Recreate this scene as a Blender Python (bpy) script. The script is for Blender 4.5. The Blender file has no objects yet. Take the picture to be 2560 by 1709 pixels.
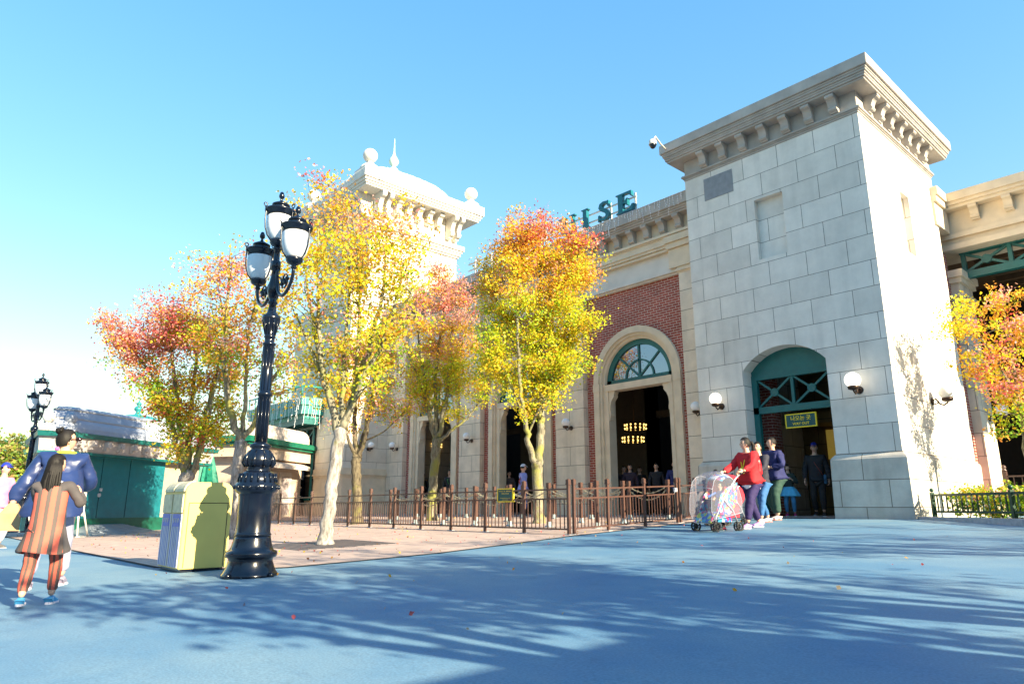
import bpy, bmesh, math, random
import numpy as np
from mathutils import Vector, Matrix, noise as mnoise
S = bpy.context.scene
C = S.collection
rnd = random.Random(7)
R = math.radians

# ------------------------------------------------------------------ camera, sky, sun, exposure
PITCH = math.atan(413 / 1707.0)
HEAD = R(48)
cam = bpy.data.objects.new('camera', bpy.data.cameras.new('camera'))
C.objects.link(cam); S.camera = cam
cam.data.lens = 24.0; cam.data.sensor_width = 36.0; cam.data.clip_end = 3000; cam.data.clip_start = 0.05
cam.location = (0, 0, 0)
cam.rotation_euler = (math.pi / 2 + PITCH, 0, HEAD)

SUN = Vector((0.906, 0.068, 0.416)).normalized()
W = bpy.data.worlds.new("World"); S.world = W; W.use_nodes = True
wn = W.node_tree.nodes; wl = W.node_tree.links
sky = wn.new('ShaderNodeTexSky'); sky.sky_type = 'NISHITA'; sky.sun_disc = False
sky.sun_elevation = math.asin(SUN.z); sky.sun_rotation = math.atan2(SUN.x, SUN.y)
sky.air_density = 2.0; sky.dust_density = 0.4; sky.ozone_density = 6.0; sky.altitude = 0
bg = wn['Background']; bg.inputs['Strength'].default_value = 0.15
hsv = wn.new('ShaderNodeHueSaturation'); hsv.inputs['Saturation'].default_value = 1.62; hsv.inputs['Hue'].default_value = 0.507
gm = wn.new('ShaderNodeGamma'); gm.inputs[1].default_value = 0.58; wl.new(sky.outputs[0], gm.inputs[0]); wl.new(gm.outputs[0], hsv.inputs['Color']); wl.new(hsv.outputs[0], bg.inputs['Color'])
sd = bpy.data.lights.new('sun', 'SUN'); sd.energy = 4.4; sd.angle = R(0.53); sd.color = (1.0, 0.86, 0.60)
so = bpy.data.objects.new('sun', sd); C.objects.link(so)
so.rotation_euler = SUN.to_track_quat('Z', 'Y').to_euler(); so.location = SUN * 60
S.view_settings.view_transform = 'Standard'; S.view_settings.look = 'None'
S.view_settings.gamma = 1.0; S.view_settings.exposure = 1.9
S.render.engine = 'CYCLES'
S.cycles.max_bounces = 6; S.cycles.transparent_max_bounces = 8

# ------------------------------------------------------------------ measuring helpers (photo pixel -> metres in the place)
_f = 1707.0
_fh = Vector((-math.sin(HEAD), math.cos(HEAD), 0)); _rt = Vector((math.cos(HEAD), math.sin(HEAD), 0))
_fw = _fh * math.cos(PITCH) + Vector((0, 0, 1)) * math.sin(PITCH)
_up = -_fh * math.sin(PITCH) + Vector((0, 0, 1)) * math.cos(PITCH)
def ray(u, v): return _fw + _rt * ((u - 1280) / _f) - _up * ((v - 854.5) / _f)
def onY(u, v, y): r = ray(u, v); return r * (y / r.y)
def onX(u, v, x): r = ray(u, v); return r * (x / r.x)
def at(u, v, d): return ray(u, v) * d
def plane(u, v, D): r = ray(u, v); return r * (D / r.dot(_fh))
def g(x, y):
    y = min(max(y, -6.0), 15.46)
    return -0.70 + 0.0165 * y + 0.0009 * y * y + 0.004 * (min(max(x, -24), 8) + 7)

# ------------------------------------------------------------------ materials
MATS = {}
def newmat(name):
    m = bpy.data.materials.new(name); m.use_nodes = True
    nt = m.node_tree; b = nt.nodes['Principled BSDF']
    MATS[name] = m
    return m, nt, b
def node(nt, t, **k):
    n = nt.nodes.new(t)
    for a, v in k.items(): setattr(n, a, v)
    return n
def M(name, col, rough=0.6, metal=0.0, var=0.12, scale=6.0, bump=0.0, bscale=60.0, coat=0.0, emit=None, es=0.0, spec=0.5):
    m, nt, b = newmat(name)
    b.inputs['Roughness'].default_value = rough; b.inputs['Metallic'].default_value = metal
    b.inputs['Specular IOR Level'].default_value = spec
    if coat: b.inputs['Coat Weight'].default_value = coat; b.inputs['Coat Roughness'].default_value = 0.08
    tc = node(nt, 'ShaderNodeTexCoord')
    if var:
        n = node(nt, 'ShaderNodeTexNoise'); n.inputs['Scale'].default_value = scale; n.inputs['Detail'].default_value = 6
        nt.links.new(tc.outputs['Object'], n.inputs['Vector'])
        r = node(nt, 'ShaderNodeMapRange'); r.inputs[1].default_value = 0.3; r.inputs[2].default_value = 0.7
        r.inputs[3].default_value = 1 - var; r.inputs[4].default_value = 1 + var
        nt.links.new(n.outputs[0], r.inputs[0])
        mx = node(nt, 'ShaderNodeVectorMath', operation='SCALE'); mx.inputs[0].default_value = col
        nt.links.new(r.outputs[0], mx.inputs['Scale']); nt.links.new(mx.outputs[0], b.inputs['Base Color'])
    else:
        b.inputs['Base Color'].default_value = (*col, 1)
    if bump:
        n2 = node(nt, 'ShaderNodeTexNoise'); n2.inputs['Scale'].default_value = bscale; n2.inputs['Detail'].default_value = 5 if bscale > 20 else 1.5
        nt.links.new(tc.outputs['Object'], n2.inputs['Vector'])
        bp = node(nt, 'ShaderNodeBump'); bp.inputs['Strength'].default_value = bump; bp.inputs['Distance'].default_value = 0.02
        nt.links.new(n2.outputs[0], bp.inputs['Height']); nt.links.new(bp.outputs[0], b.inputs['Normal'])
    if emit: b.inputs['Emission Color'].default_value = (*emit, 1); b.inputs['Emission Strength'].default_value = es
    return m
def coursed(name, c1, c2, mortar, bw, rh, ms, phase_z=0.0, phase_x=0.0, off=0.5, rough=0.75, var=0.10, bump=0.25, stain=0.0, flat=False, smooth=0.0):
    """stone blocks, bricks or pavers laid in courses, in world metres on whichever way the face looks"""
    m, nt, b = newmat(name); L = nt.links.new
    geo = node(nt, 'ShaderNodeNewGeometry')
    sp = node(nt, 'ShaderNodeSeparateXYZ'); L(geo.outputs['Position'], sp.inputs[0])
    cb = node(nt, 'ShaderNodeCombineXYZ')
    if flat:
        L(sp.outputs[0], cb.inputs[0]); L(sp.outputs[1], cb.inputs[1])
    else:
        sn = node(nt, 'ShaderNodeSeparateXYZ'); L(geo.outputs['True Normal'], sn.inputs[0])
        ab = node(nt, 'ShaderNodeMath', operation='ABSOLUTE'); L(sn.outputs[0], ab.inputs[0])
        gt = node(nt, 'ShaderNodeMath', operation='GREATER_THAN'); L(ab.outputs[0], gt.inputs[0]); gt.inputs[1].default_value = 0.6
        mi = node(nt, 'ShaderNodeMix'); L(gt.outputs[0], mi.inputs[0]); L(sp.outputs[0], mi.inputs[2]); L(sp.outputs[1], mi.inputs[3])
        ax = node(nt, 'ShaderNodeMath', operation='ADD'); L(mi.outputs[0], ax.inputs[0]); ax.inputs[1].default_value = phase_x
        az = node(nt, 'ShaderNodeMath', operation='ADD'); L(sp.outputs[2], az.inputs[0]); az.inputs[1].default_value = phase_z
        L(ax.outputs[0], cb.inputs[0]); L(az.outputs[0], cb.inputs[1])
    br = node(nt, 'ShaderNodeTexBrick'); L(cb.outputs[0], br.inputs['Vector'])
    br.offset = off; br.inputs['Scale'].default_value = 1.0
    br.inputs['Color1'].default_value = (*c1, 1); br.inputs['Color2'].default_value = (*c2, 1); br.inputs['Mortar'].default_value = (*mortar, 1)
    br.inputs['Brick Width'].default_value = bw; br.inputs['Row Height'].default_value = rh
    br.inputs['Mortar Size'].default_value = ms; br.inputs['Mortar Smooth'].default_value = smooth; br.inputs['Bias'].default_value = 0
    n = node(nt, 'ShaderNodeTexNoise'); n.inputs['Scale'].default_value = 2.2; n.inputs['Detail'].default_value = 8; n.inputs['Roughness'].default_value = 0.65
    L(geo.outputs['Position'], n.inputs['Vector'])
    r = node(nt, 'ShaderNodeMapRange'); r.inputs[1].default_value = 0.3; r.inputs[2].default_value = 0.7
    r.inputs[3].default_value = 1 - var; r.inputs[4].default_value = 1 + var; L(n.outputs[0], r.inputs[0])
    last = r.outputs[0]
    if stain:
        mp = node(nt, 'ShaderNodeMapping'); mp.inputs['Scale'].default_value = (2.5, 2.5, 0.22); L(geo.outputs['Position'], mp.inputs[0])
        n3 = node(nt, 'ShaderNodeTexNoise'); n3.inputs['Scale'].default_value = 1.3; n3.inputs['Detail'].default_value = 5; L(mp.outputs[0], n3.inputs['Vector'])
        r3 = node(nt, 'ShaderNodeMapRange'); r3.inputs[1].default_value = 0.5; r3.inputs[2].default_value = 0.75; r3.inputs[3].default_value = 1; r3.inputs[4].default_value = 1 - stain
        L(n3.outputs[0], r3.inputs[0])
        mm = node(nt, 'ShaderNodeMath', operation='MULTIPLY'); L(last, mm.inputs[0]); L(r3.outputs[0], mm.inputs[1]); last = mm.outputs[0]
    sc = node(nt, 'ShaderNodeVectorMath', operation='SCALE'); L(br.outputs['Color'], sc.inputs[0]); L(last, sc.inputs['Scale'])
    L(sc.outputs[0], b.inputs['Base Color']); b.inputs['Roughness'].default_value = rough
    if bump:
        n2 = node(nt, 'ShaderNodeTexNoise'); n2.inputs['Scale'].default_value = 45; n2.inputs['Detail'].default_value = 4; L(geo.outputs['Position'], n2.inputs['Vector'])
        ad = node(nt, 'ShaderNodeMath', operation='MULTIPLY_ADD'); L(br.outputs['Fac'], ad.inputs[0]); ad.inputs[1].default_value = -1.0; L(n2.outputs[0], ad.inputs[2])
        bp = node(nt, 'ShaderNodeBump'); bp.inputs['Strength'].default_value = bump; bp.inputs['Distance'].default_value = 0.012
        L(ad.outputs[0], bp.inputs['Height']); L(bp.outputs[0], b.inputs['Normal'])
    return m
STONE = (0.65, 0.60, 0.53); STONE2 = (0.80, 0.74, 0.66)
m_ashlar = coursed('tower_stone', STONE, STONE2, (0.14, 0.115, 0.09), 0.94, 0.6, 0.006, phase_z=0.07, phase_x=0.12, stain=0.12, var=0.10)
m_pier = coursed('pier_stone', (0.68, 0.58, 0.45), (0.74, 0.64, 0.51), (0.25, 0.21, 0.16), 1.27, 0.6, 0.009, phase_z=0.5, phase_x=0.05, stain=0.2, var=0.14)
m_trim = M('trim_stone', (0.68, 0.57, 0.42), 0.75, var=0.10, scale=3, bump=0.15)
m_cornice = M('cornice_stone', (0.42, 0.38, 0.34), 0.8, var=0.16, scale=2.5, bump=0.2)
m_panel = M('frieze_panel_stone', (0.64, 0.60, 0.54), 0.75, var=0.08, scale=2, bump=0.1)
m_brick = coursed('red_brick', (0.36, 0.070, 0.045), (0.28, 0.054, 0.036), (0.60, 0.50, 0.42), 0.225, 0.077, 0.0068, var=0.18, bump=0.5)
m_teal = M('teal_paint', (0.008, 0.12, 0.115), 0.4, var=0.1)
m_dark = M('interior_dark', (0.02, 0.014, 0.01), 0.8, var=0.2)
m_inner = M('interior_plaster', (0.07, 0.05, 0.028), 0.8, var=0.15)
m_white = M('white_stucco', (0.66, 0.62, 0.55), 0.7, var=0.08)
m_black = M('black_iron', (0.004, 0.007, 0.016), 0.22, var=0.1, coat=0.25, spec=0.4)
m_brown = M('brown_metal', (0.085, 0.042, 0.032), 0.42, var=0.1)
m_globe = M('opal_globe', (0.86, 0.86, 0.86), 0.25, var=0)
m_globe_lit = M('lit_opal_globe', (0.86, 0.84, 0.8), 0.25, var=0, emit=(1, 0.9, 0.72), es=0.55)
m_bronze = M('bronze_bracket', (0.05, 0.03, 0.022), 0.35, metal=0.6)
m_yellow = M('yellow_paint', (0.80, 0.60, 0.02), 0.5, var=0.05)
m_signgreen = M('sign_green', (0.004, 0.07, 0.07), 0.45, var=0.05)
m_copper = M('green_copper', (0.03, 0.24, 0.20), 0.45, var=0.2)
m_lightwire = M('light_string', (0.8, 0.8, 0.82), 0.4, var=0)
m_grey = M('grey_metal', (0.45, 0.46, 0.48), 0.4, var=0.1)
m_bulb = M('bulb', (1, .8, .4), 0.3, var=0, emit=(1.0, 0.62, 0.16), es=1.0)
def glassmat():
    m, nt, b = newmat('window_glass'); L = nt.links.new
    b.inputs['Base Color'].default_value = (0.01, 0.015, 0.02, 1); b.inputs['Roughness'].default_value = 0.05
    gl = node(nt, 'ShaderNodeBsdfGlossy'); gl.inputs['Roughness'].default_value = 0.02; gl.inputs['Color'].default_value = (0.55, 0.62, 0.7, 1)
    mx = node(nt, 'ShaderNodeMixShader'); mx.inputs[0].default_value = 0.42
    L(b.outputs[0], mx.inputs[1]); L(gl.outputs[0], mx.inputs[2]); L(mx.outputs[0], nt.nodes['Material Output'].inputs['Surface'])
    return m
m_glass = glassmat()

# ------------------------------------------------------------------ mesh builder
class MB:
    def __init__(s): s.v = []; s.f = []; s.m = []; s.sm = []
    def add(s, vs, fs, mi=0, smooth=False):
        o = len(s.v); s.v += [tuple(p) for p in vs]
        for f in fs: s.f.append([i + o for i in f]); s.m.append(mi); s.sm.append(smooth)
        return s
    def box(s, x0, x1, y0, y1, z0, z1, mi=0):
        return s.add([(x0, y0, z0), (x1, y0, z0), (x1, y1, z0), (x0, y1, z0), (x0, y0, z1), (x1, y0, z1), (x1, y1, z1), (x0, y1, z1)],
                     [(0, 3, 2, 1), (4, 5, 6, 7), (0, 1, 5, 4), (1, 2, 6, 5), (2, 3, 7, 6), (3, 0, 4, 7)], mi)
    def obox(s, c, ex, ey, ez, hx, hy, hz, mi=0):
        c = Vector(c); ex = Vector(ex); ey = Vector(ey); ez = Vector(ez); P = []
        for k in (-1, 1):
            for (a, b) in ((-1, -1), (1, -1), (1, 1), (-1, 1)): P.append(c + ex * (a * hx) + ey * (b * hy) + ez * (k * hz))
        return s.add(P, [(0, 3, 2, 1), (4, 5, 6, 7), (0, 1, 5, 4), (1, 2, 6, 5), (2, 3, 7, 6), (3, 0, 4, 7)], mi)
    def prism(s, pts, vec, mi=0, smooth=False):
        n = len(pts); P = [Vector(p) for p in pts]; Q = [p + Vector(vec) for p in P]
        s.add(P + Q, [tuple(range(n)), tuple(range(2 * n - 1, n - 1, -1))], mi)
        s.add(P + Q, [(i, (i + 1) % n, (i + 1) % n + n, i + n) for i in range(n)], mi, smooth)
        return s
    def lathe(s, prof, c=(0, 0, 0), seg=24, mi=0, smooth=True, scale=1.0, ax=None):
        c = Vector(c); n = len(prof); V = []; F = []
        if ax is None: ex, ey, ez = Vector((1, 0, 0)), Vector((0, 1, 0)), Vector((0, 0, 1))
        else:
            ez = Vector(ax).normalized(); ex = ez.orthogonal().normalized(); ey = ez.cross(ex)
        for (r, z) in prof:
            for k in range(seg):
                a = 2 * math.pi * k / seg
                V.append(c + (ex * math.cos(a) + ey * math.sin(a)) * (r * scale) + ez * (z * scale))
        for i in range(n - 1):
            for k in range(seg):
                F.append((i * seg + k, i * seg + (k + 1) % seg, (i + 1) * seg + (k + 1) % seg, (i + 1) * seg + k))
        s.add(V, F, mi, smooth)
        o = [tuple(range(seg - 1, -1, -1)), tuple((n - 1) * seg + k for k in range(seg))]
        if prof[0][0] > 1e-4: s.add(V[:seg], [o[0]], mi)
        if prof[-1][0] > 1e-4: s.add(V[-seg:], [tuple(range(seg))], mi)
        return s
    def tube(s, pts, rad, seg=8, mi=0, cap=True, smooth=True):
        P = [Vector(p) for p in pts]; n = len(P)
        if not isinstance(rad, (list, tuple)): rad = [rad] * n
        V = []; prev = None
        for i in range(n):
            t = (P[min(i + 1, n - 1)] - P[max(i - 1, 0)])
            t = t.normalized() if t.length > 1e-9 else Vector((0, 0, 1))
            if prev is None: a = t.orthogonal().normalized()
            else:
                a = prev - t * prev.dot(t); a = a.normalized() if a.length > 1e-6 else t.orthogonal().normalized()
            prev = a; b = t.cross(a)
            for k in range(seg):
                q = 2 * math.pi * k / seg; V.append(P[i] + (a * math.cos(q) + b * math.sin(q)) * rad[i])
        F = [(i * seg + k, i * seg + (k + 1) % seg, (i + 1) * seg + (k + 1) % seg, (i + 1) * seg + k) for i in range(n - 1) for k in range(seg)]
        s.add(V, F, mi, smooth)
        if cap: s.add(V[:seg], [tuple(range(seg - 1, -1, -1))], mi); s.add(V[-seg:], [tuple(range(seg))], mi)
        return s
    def sphere(s, c, r, seg=20, rings=12, mi=0, ex=None):
        c = Vector(c); rr = Vector(r) if not isinstance(r, (int, float)) else Vector((r, r, r))
        V = []; F = []
        for i in range(rings + 1):
            t = math.pi * i / rings
            for k in range(seg):
                a = 2 * math.pi * k / seg
                d = Vector((math.sin(t) * math.cos(a) * rr.x, math.sin(t) * math.sin(a) * rr.y, math.cos(t) * rr.z))
                if ex: d = ex @ d
                V.append(c + d)
        for i in range(rings):
            for k in range(seg): F.append((i * seg + k, (i + 1) * seg + k, (i + 1) * seg + (k + 1) % seg, i * seg + (k + 1) % seg))
        return s.add(V, F, mi, True)
    def build(s, name, mats, parent=None, bevel=0.0, clean=True):
        me = bpy.data.meshes.new(name)
        off = Vector(parent.get('_o', (0, 0, 0))) if parent is not None else Vector((0, 0, 0))
        me.from_pydata([(p[0] - off.x, p[1] - off.y, p[2] - off.z) for p in s.v], [], s.f)
        if not isinstance(mats, (list, tuple)): mats = [mats]
        for m in mats: me.materials.append(m)
        me.polygons.foreach_set('material_index', s.m); me.polygons.foreach_set('use_smooth', s.sm)
        if clean:
            bm = bmesh.new(); bm.from_mesh(me)
            bmesh.ops.remove_doubles(bm, verts=bm.verts, dist=1e-5)
            bmesh.ops.recalc_face_normals(bm, faces=bm.faces)
            if bevel:
                ed = [e for e in bm.edges if len(e.link_faces) == 2 and e.calc_face_angle(0) > 0.6]
                bmesh.ops.bevel(bm, geom=ed, offset=bevel, segments=2, affect='EDGES', clamp_overlap=True)
            bm.to_mesh(me); bm.free()
        o = bpy.data.objects.new(name, me); C.objects.link(o)
        if parent is not None: o.parent = parent; o['_o'] = list(off)
        return o
def thing(name, label, cat, loc, group=None, rz=0.0):
    o = bpy.data.objects.new(name, None); C.objects.link(o); o.location = loc; o.rotation_euler = (0, 0, rz)
    o.empty_display_size = 0.2
    o['_o'] = list(loc); o['label'] = label; o['category'] = cat
    if group: o['group'] = group
    return o
def local_thing(name, label, cat, loc, group=None, rz=0.0):
    """a thing whose parts are given in its own frame"""
    o = thing(name, label, cat, loc, group, rz); o['_o'] = [0, 0, 0]; return o
def tag(o, label, cat, group=None):
    o['label'] = label; o['category'] = cat
    if group: o['group'] = group
    return o
def struct(o): o['kind'] = 'structure'; return o
def copy_tree(o, parent=None):
    c = o.copy(); C.objects.link(c)
    if parent is not None: c.parent = parent
    for ch in list(o.children): copy_tree(ch, c)
    return c

# ------------------------------------------------------------------ ground
def ground_material():
    m, nt, b = newmat('blue_plaza_paint'); L = nt.links.new
    geo = node(nt, 'ShaderNodeNewGeometry')
    n1 = node(nt, 'ShaderNodeTexNoise'); n1.inputs['Scale'].default_value = 0.45; n1.inputs['Detail'].default_value = 8; n1.inputs['Roughness'].default_value = 0.6
    n2 = node(nt, 'ShaderNodeTexNoise'); n2.inputs['Scale'].default_value = 90; n2.inputs['Detail'].default_value = 3
    n3 = node(nt, 'ShaderNodeTexNoise'); n3.inputs['Scale'].default_value = 3.1; n3.inputs['Detail'].default_value = 10; n3.inputs['Roughness'].default_value = 0.75
    for n in (n1, n2, n3): L(geo.outputs['Position'], n.inputs['Vector'])
    cr = node(nt, 'ShaderNodeValToRGB'); L(n1.outputs[0], cr.inputs[0])
    cr.color_ramp.elements[0].position = 0.3; cr.color_ramp.elements[0].color = (0.048, 0.165, 0.300, 1)
    cr.color_ramp.elements[1].position = 0.7; cr.color_ramp.elements[1].color = (0.185, 0.285, 0.345, 1)
    r = node(nt, 'ShaderNodeMapRange'); r.inputs[1].default_value = 0.25; r.inputs[2].default_value = 0.75; r.inputs[3].default_value = 0.76; r.inputs[4].default_value = 1.24; L(n2.outputs[0], r.inputs[0])
    r3 = node(nt, 'ShaderNodeMapRange'); r3.inputs[1].default_value = 0.58; r3.inputs[2].default_value = 0.8; r3.inputs[3].default_value = 1.0; r3.inputs[4].default_value = 0.62; L(n3.outputs[0], r3.inputs[0])
    mu = node(nt, 'ShaderNodeMath', operation='MULTIPLY'); L(r.outputs[0], mu.inputs[0]); L(r3.outputs[0], mu.inputs[1])
    sc = node(nt, 'ShaderNodeVectorMath', operation='SCALE'); L(cr.outputs[0], sc.inputs[0]); L(mu.outputs[0], sc.inputs['Scale'])
    L(sc.outputs[0], b.inputs['Base Color']); b.inputs['Roughness'].default_value = 0.7
    bp = node(nt, 'ShaderNodeBump'); bp.inputs['Strength'].default_value = 0.25; bp.inputs['Distance'].default_value = 0.004
    L(n2.outputs[0], bp.inputs['Height']); L(bp.outputs[0], b.inputs['Normal'])
    return m
m_plaza = ground_material()
m_paver = coursed('pink_pavers', (0.46, 0.35, 0.30), (0.39, 0.29, 0.26), (0.28, 0.21, 0.18), 0.22, 0.11, 0.005, flat=True, var=0.16, bump=0.3, rough=0.85)
xs = [-600, -200, -90, -60, -45, -36] + [-30 + i for i in range(0, 41)] + [20, 60, 300]
ys = [-300, -60, -20, -10] + [-6 + i for i in range(0, 40)] + [50, 100, 250, 700]
mb = MB()
V = [(x, y, g(x, y)) for y in ys for x in xs]; nx = len(xs)
mb.add(V, [(j * nx + i, j * nx + i + 1, (j + 1) * nx + i + 1, (j + 1) * nx + i) for j in range(len(ys) - 1) for i in range(nx - 1)], 0, True)
struct(mb.build('ground', m_plaza))
def xr(y):
    pts = [(2.42, -8.70), (3.0, -7.55), (3.4, -7.36), (5.45, -7.52), (8.95, -8.40), (11.3, -8.70), (13.5, -8.88), (15.4, -9.7), (15.46, -5.3), (60, -5.3)]
    for (a, xa), (b, xb) in zip(pts, pts[1:]):
        if a <= y <= b: return xa + (xb - xa) * (y - a) / (b - a)
    return pts[-1][1]
rows = [2.42, 2.6, 2.8, 3.0, 3.2, 3.4] + [3.5 + 0.5 * i for i in range(0, 24)] + [15.42, 15.46, 16, 18, 22, 28]
mb = MB(); V = []; xf = [0, .03, .06, .1, .15, .2, .25, .3, .35, .4, .45, .5, .6, .75, 1]
for y in rows:
    for t in xf:
        x = xr(y) + (-62 - xr(y)) * t
        V.append((x, y, g(x, y) + 0.006 + (0.02 if y > 15.46 else 0)))
nx = len(xf)
mb.add(V, [(j * nx + i, (j + 1) * nx + i, (j + 1) * nx + i + 1, j * nx + i + 1) for j in range(len(rows) - 1) for i in range(nx - 1)], 0, True)
o = mb.build('paved_terrace', m_paver); struct(o)
mb = MB(); q = [(-62.0, 2.42)] + [(-50 + 2.0 * i, 2.42) for i in range(21)] + [(xr(y), y) for y in rows if y < 15.4]
V = []
for i, (x, y) in enumerate(q):
    a = Vector(q[max(i - 1, 0)]); b = Vector(q[min(i + 1, len(q) - 1)]); d = (b - a).normalized(); n = Vector((d.y, -d.x)) * .022
    for s in (-1, 1): px_, py_ = x + n.x * s, y + n.y * s; V.append((px_, py_, g(px_, py_) + .011))
mb.add(V, [(2 * i, 2 * i + 1, 2 * i + 3, 2 * i + 2) for i in range(len(q) - 1)]); struct(mb.build('pavement_joint', M('joint_sealant', (.03, .03, .035), .9)))

# ------------------------------------------------------------------ the station building
ST = thing('station_building', 'long stone and red brick arcade building with a square corner tower and a domed tower', 'building', (-15, 16.3, -0.25))
def arch_curve(hw, rise=None, n=28):
    if rise is None: return [(-hw * math.cos(math.pi * i / n), hw * math.sin(math.pi * i / n)) for i in range(n + 1)]
    Rr = (hw * hw + rise * rise) / (2 * rise); a0 = math.asin(hw / Rr)
    return [(Rr * math.sin(-a0 + 2 * a0 * i / n), Rr * math.cos(-a0 + 2 * a0 * i / n) - (Rr - rise)) for i in range(n + 1)]
def arch_wall(mb, x0, x1, z0, z1, cx, zs, curve, y0, y1, mi=0, zb=None):
    hw = curve[-1][0]; zb = z0 if zb is None else zb
    pts = [(cx - hw, zb)] + [(cx + a, zs + b) for a, b in curve] + [(cx + hw, zb)]
    def face(y):
        fs = [[(x0, y, z0), (cx - hw, y, z0), (cx - hw, y, zs), (cx - hw, y, z1), (x0, y, z1)],
              [(cx + hw, y, z0), (x1, y, z0), (x1, y, z1), (cx + hw, y, z1), (cx + hw, y, zs)]]
        for (a, b), (c, d) in zip(curve, curve[1:]):
            fs.append([(cx + a, y, zs + b), (cx + c, y, zs + d), (cx + c, y, z1), (cx + a, y, z1)])
        return fs
    for y in (y0, y1):
        for q in face(y): mb.add(q, [tuple(range(len(q)))], mi)
    for (a, b), (c, d) in zip(pts, pts[1:]):
        mb.add([(a, y0, b), (c, y0, d), (c, y1, d), (a, y1, b)], [(0, 1, 2, 3)], mi)
    for q in ([(x0, z0), (x0, z1)], [(x0, z1), (x1, z1)], [(x1, z1), (x1, z0)]):
        (a, b), (c, d) = q; mb.add([(a, y0, b), (c, y0, d), (c, y1, d), (a, y1, b)], [(0, 1, 2, 3)], mi)
def ring(mb, cx, zs, r0, r1, y0, y1, mi=0, n=32, a0=0, a1=math.pi):
    P = [[(cx - r * math.cos(a0 + (a1 - a0) * i / n), zs + r * math.sin(a0 + (a1 - a0) * i / n)) for i in range(n + 1)] for r in (r0, r1)]
    for i in range(n):
        (a, b), (c, d) = P[0][i], P[0][i + 1]; (e, f), (h, k) = P[1][i], P[1][i + 1]
        for y in (y0, y1): mb.add([(a, y, b), (c, y, d), (h, y, k), (e, y, f)], [(0, 1, 2, 3)], mi)
        mb.add([(a, y0, b), (c, y0, d), (c, y1, d), (a, y1, b)], [(0, 1, 2, 3)], mi, True)
        mb.add([(e, y0, f), (h, y0, k), (h, y1, k), (e, y1, f)], [(0, 1, 2, 3)], mi, True)
    for i in (0, n):
        (a, b), (e, f) = P[0][i], P[1][i]
        mb.add([(a, y0, b), (e, y0, f), (e, y1, f), (a, y1, b)], [(0, 1, 2, 3)], mi)
# scroll bracket: profile (out, down) swept sideways
BR = [(0, 0), (.30, 0), (.325, -.03), (.325, -.075), (.30, -.10), (.255, -.115), (.215, -.15), (.19, -.20), (.175, -.25), (.165, -.285), (.185, -.31), (.19, -.345), (.165, -.375), (.12, -.385), (.10, -.42), (0, -.42)]
def bracket(parent, p, out, side, w=0.2, sc=1.0, m=None, name='bracket'):
    mb = MB(); p = Vector(p); out = Vector(out); side = Vector(side)
    pts = [p + out * (a * sc) + Vector((0, 0, b * sc)) - side * (w / 2) for a, b in BR]
    mb.prism(pts, side * w)
    return mb.build(name, m or m_cornice, parent)
def corn_layers(mb, x0, x1, y0, y1, z0, z1, steps, mi=0):
    """rectangular mitred moulding stack: steps = [(frac z0, frac z1, projection)]"""
    for a, b, pr in steps:
        mb.box(x0 - pr, x1 + pr, y0 - pr, y1 + pr, z0 + (z1 - z0) * a, z0 + (z1 - z0) * b - 0.0005, mi)

# ---- square corner tower ----
X0, X1, Y0, Y1 = -9.87, -5.16, 15.46, 20.42
TOP = 8.95
mb = MB()
arch_wall(mb, X0, X1, -0.4, 5.5, -7.54, 3.30, arch_curve(1.03, 0.48, 14), Y0, Y0 + 0.55)
nx0, nx1, nz0, nz1 = -7.88, -7.13, 6.04, 7.65
mb.box(X0, nx0, Y0, Y0 + .4, 5.5, TOP); mb.box(nx1, X1, Y0, Y0 + .4, 5.5, TOP)
mb.box(nx0, nx1, Y0, Y0 + .4, 5.5, nz0); mb.box(nx0, nx1, Y0, Y0 + .4, nz1, TOP); mb.box(nx0, nx1, Y0 + .16, Y0 + .4, nz0, nz1)
ny0, ny1 = 17.62, 18.21
mb.box(X1 - .4, X1, Y0 + .55, ny0, -0.4, TOP); mb.box(X1 - .4, X1, ny1, Y1, -0.4, TOP)
mb.box(X1 - .4, X1, ny0, ny1, -0.4, nz0); mb.box(X1 - .4, X1, ny0, ny1, nz1, TOP); mb.box(X1 - .4, X1 - .25, ny0, ny1, nz0, nz1)
mb.box(X1 - .4, X1, Y0 + .4, Y0 + .55, 5.5, TOP)
mb.box(X0, X0 + .4, Y0 + .55, Y1, -0.4, TOP); mb.box(X0 + .4, X1 - .4, Y0 + .4, Y1, TOP - .3, TOP - .02)
TW = mb.build('tower_wall', m_ashlar, ST)
def plinth(x0, x1, y0, y1):   # bevelled base course round a block
    e = 0.10
    m = MB(); zt, zs_, zb = 1.13, 1.03, -0.45
    prof = [(0.0, zt), (e * .75, zs_ + .02), (e, zs_ - .03), (e + .02, zb)]
    V = []
    for (o, z) in prof: V += [(x0 - o, y0 - o, z), (x1 + o, y0 - o, z), (x1 + o, y1, z), (x0 - o, y1, z)]
    F = []
    for i in range(3):
        for k in range(4): F.append((i * 4 + k, i * 4 + (k + 1) % 4, i * 4 + 4 + (k + 1) % 4, i * 4 + 4 + k))
    F += [(0, 1, 2, 3), (15, 14, 13, 12)]
    m.add(V, F); return m
m_plinth = coursed('plinth_stone', (0.52, 0.47, 0.40), (0.60, 0.55, 0.47), (0.22, 0.18, 0.14), 1.0, 0.56, 0.009, phase_z=-0.56, phase_x=0.45, stain=0.25, var=0.16)
plinth(X0, -8.57, Y0, Y0 + .5).build('plinth', m_plinth, TW)
plinth(-6.51, X1, Y0, Y1 + .02).build('plinth', m_plinth, TW)
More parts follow.
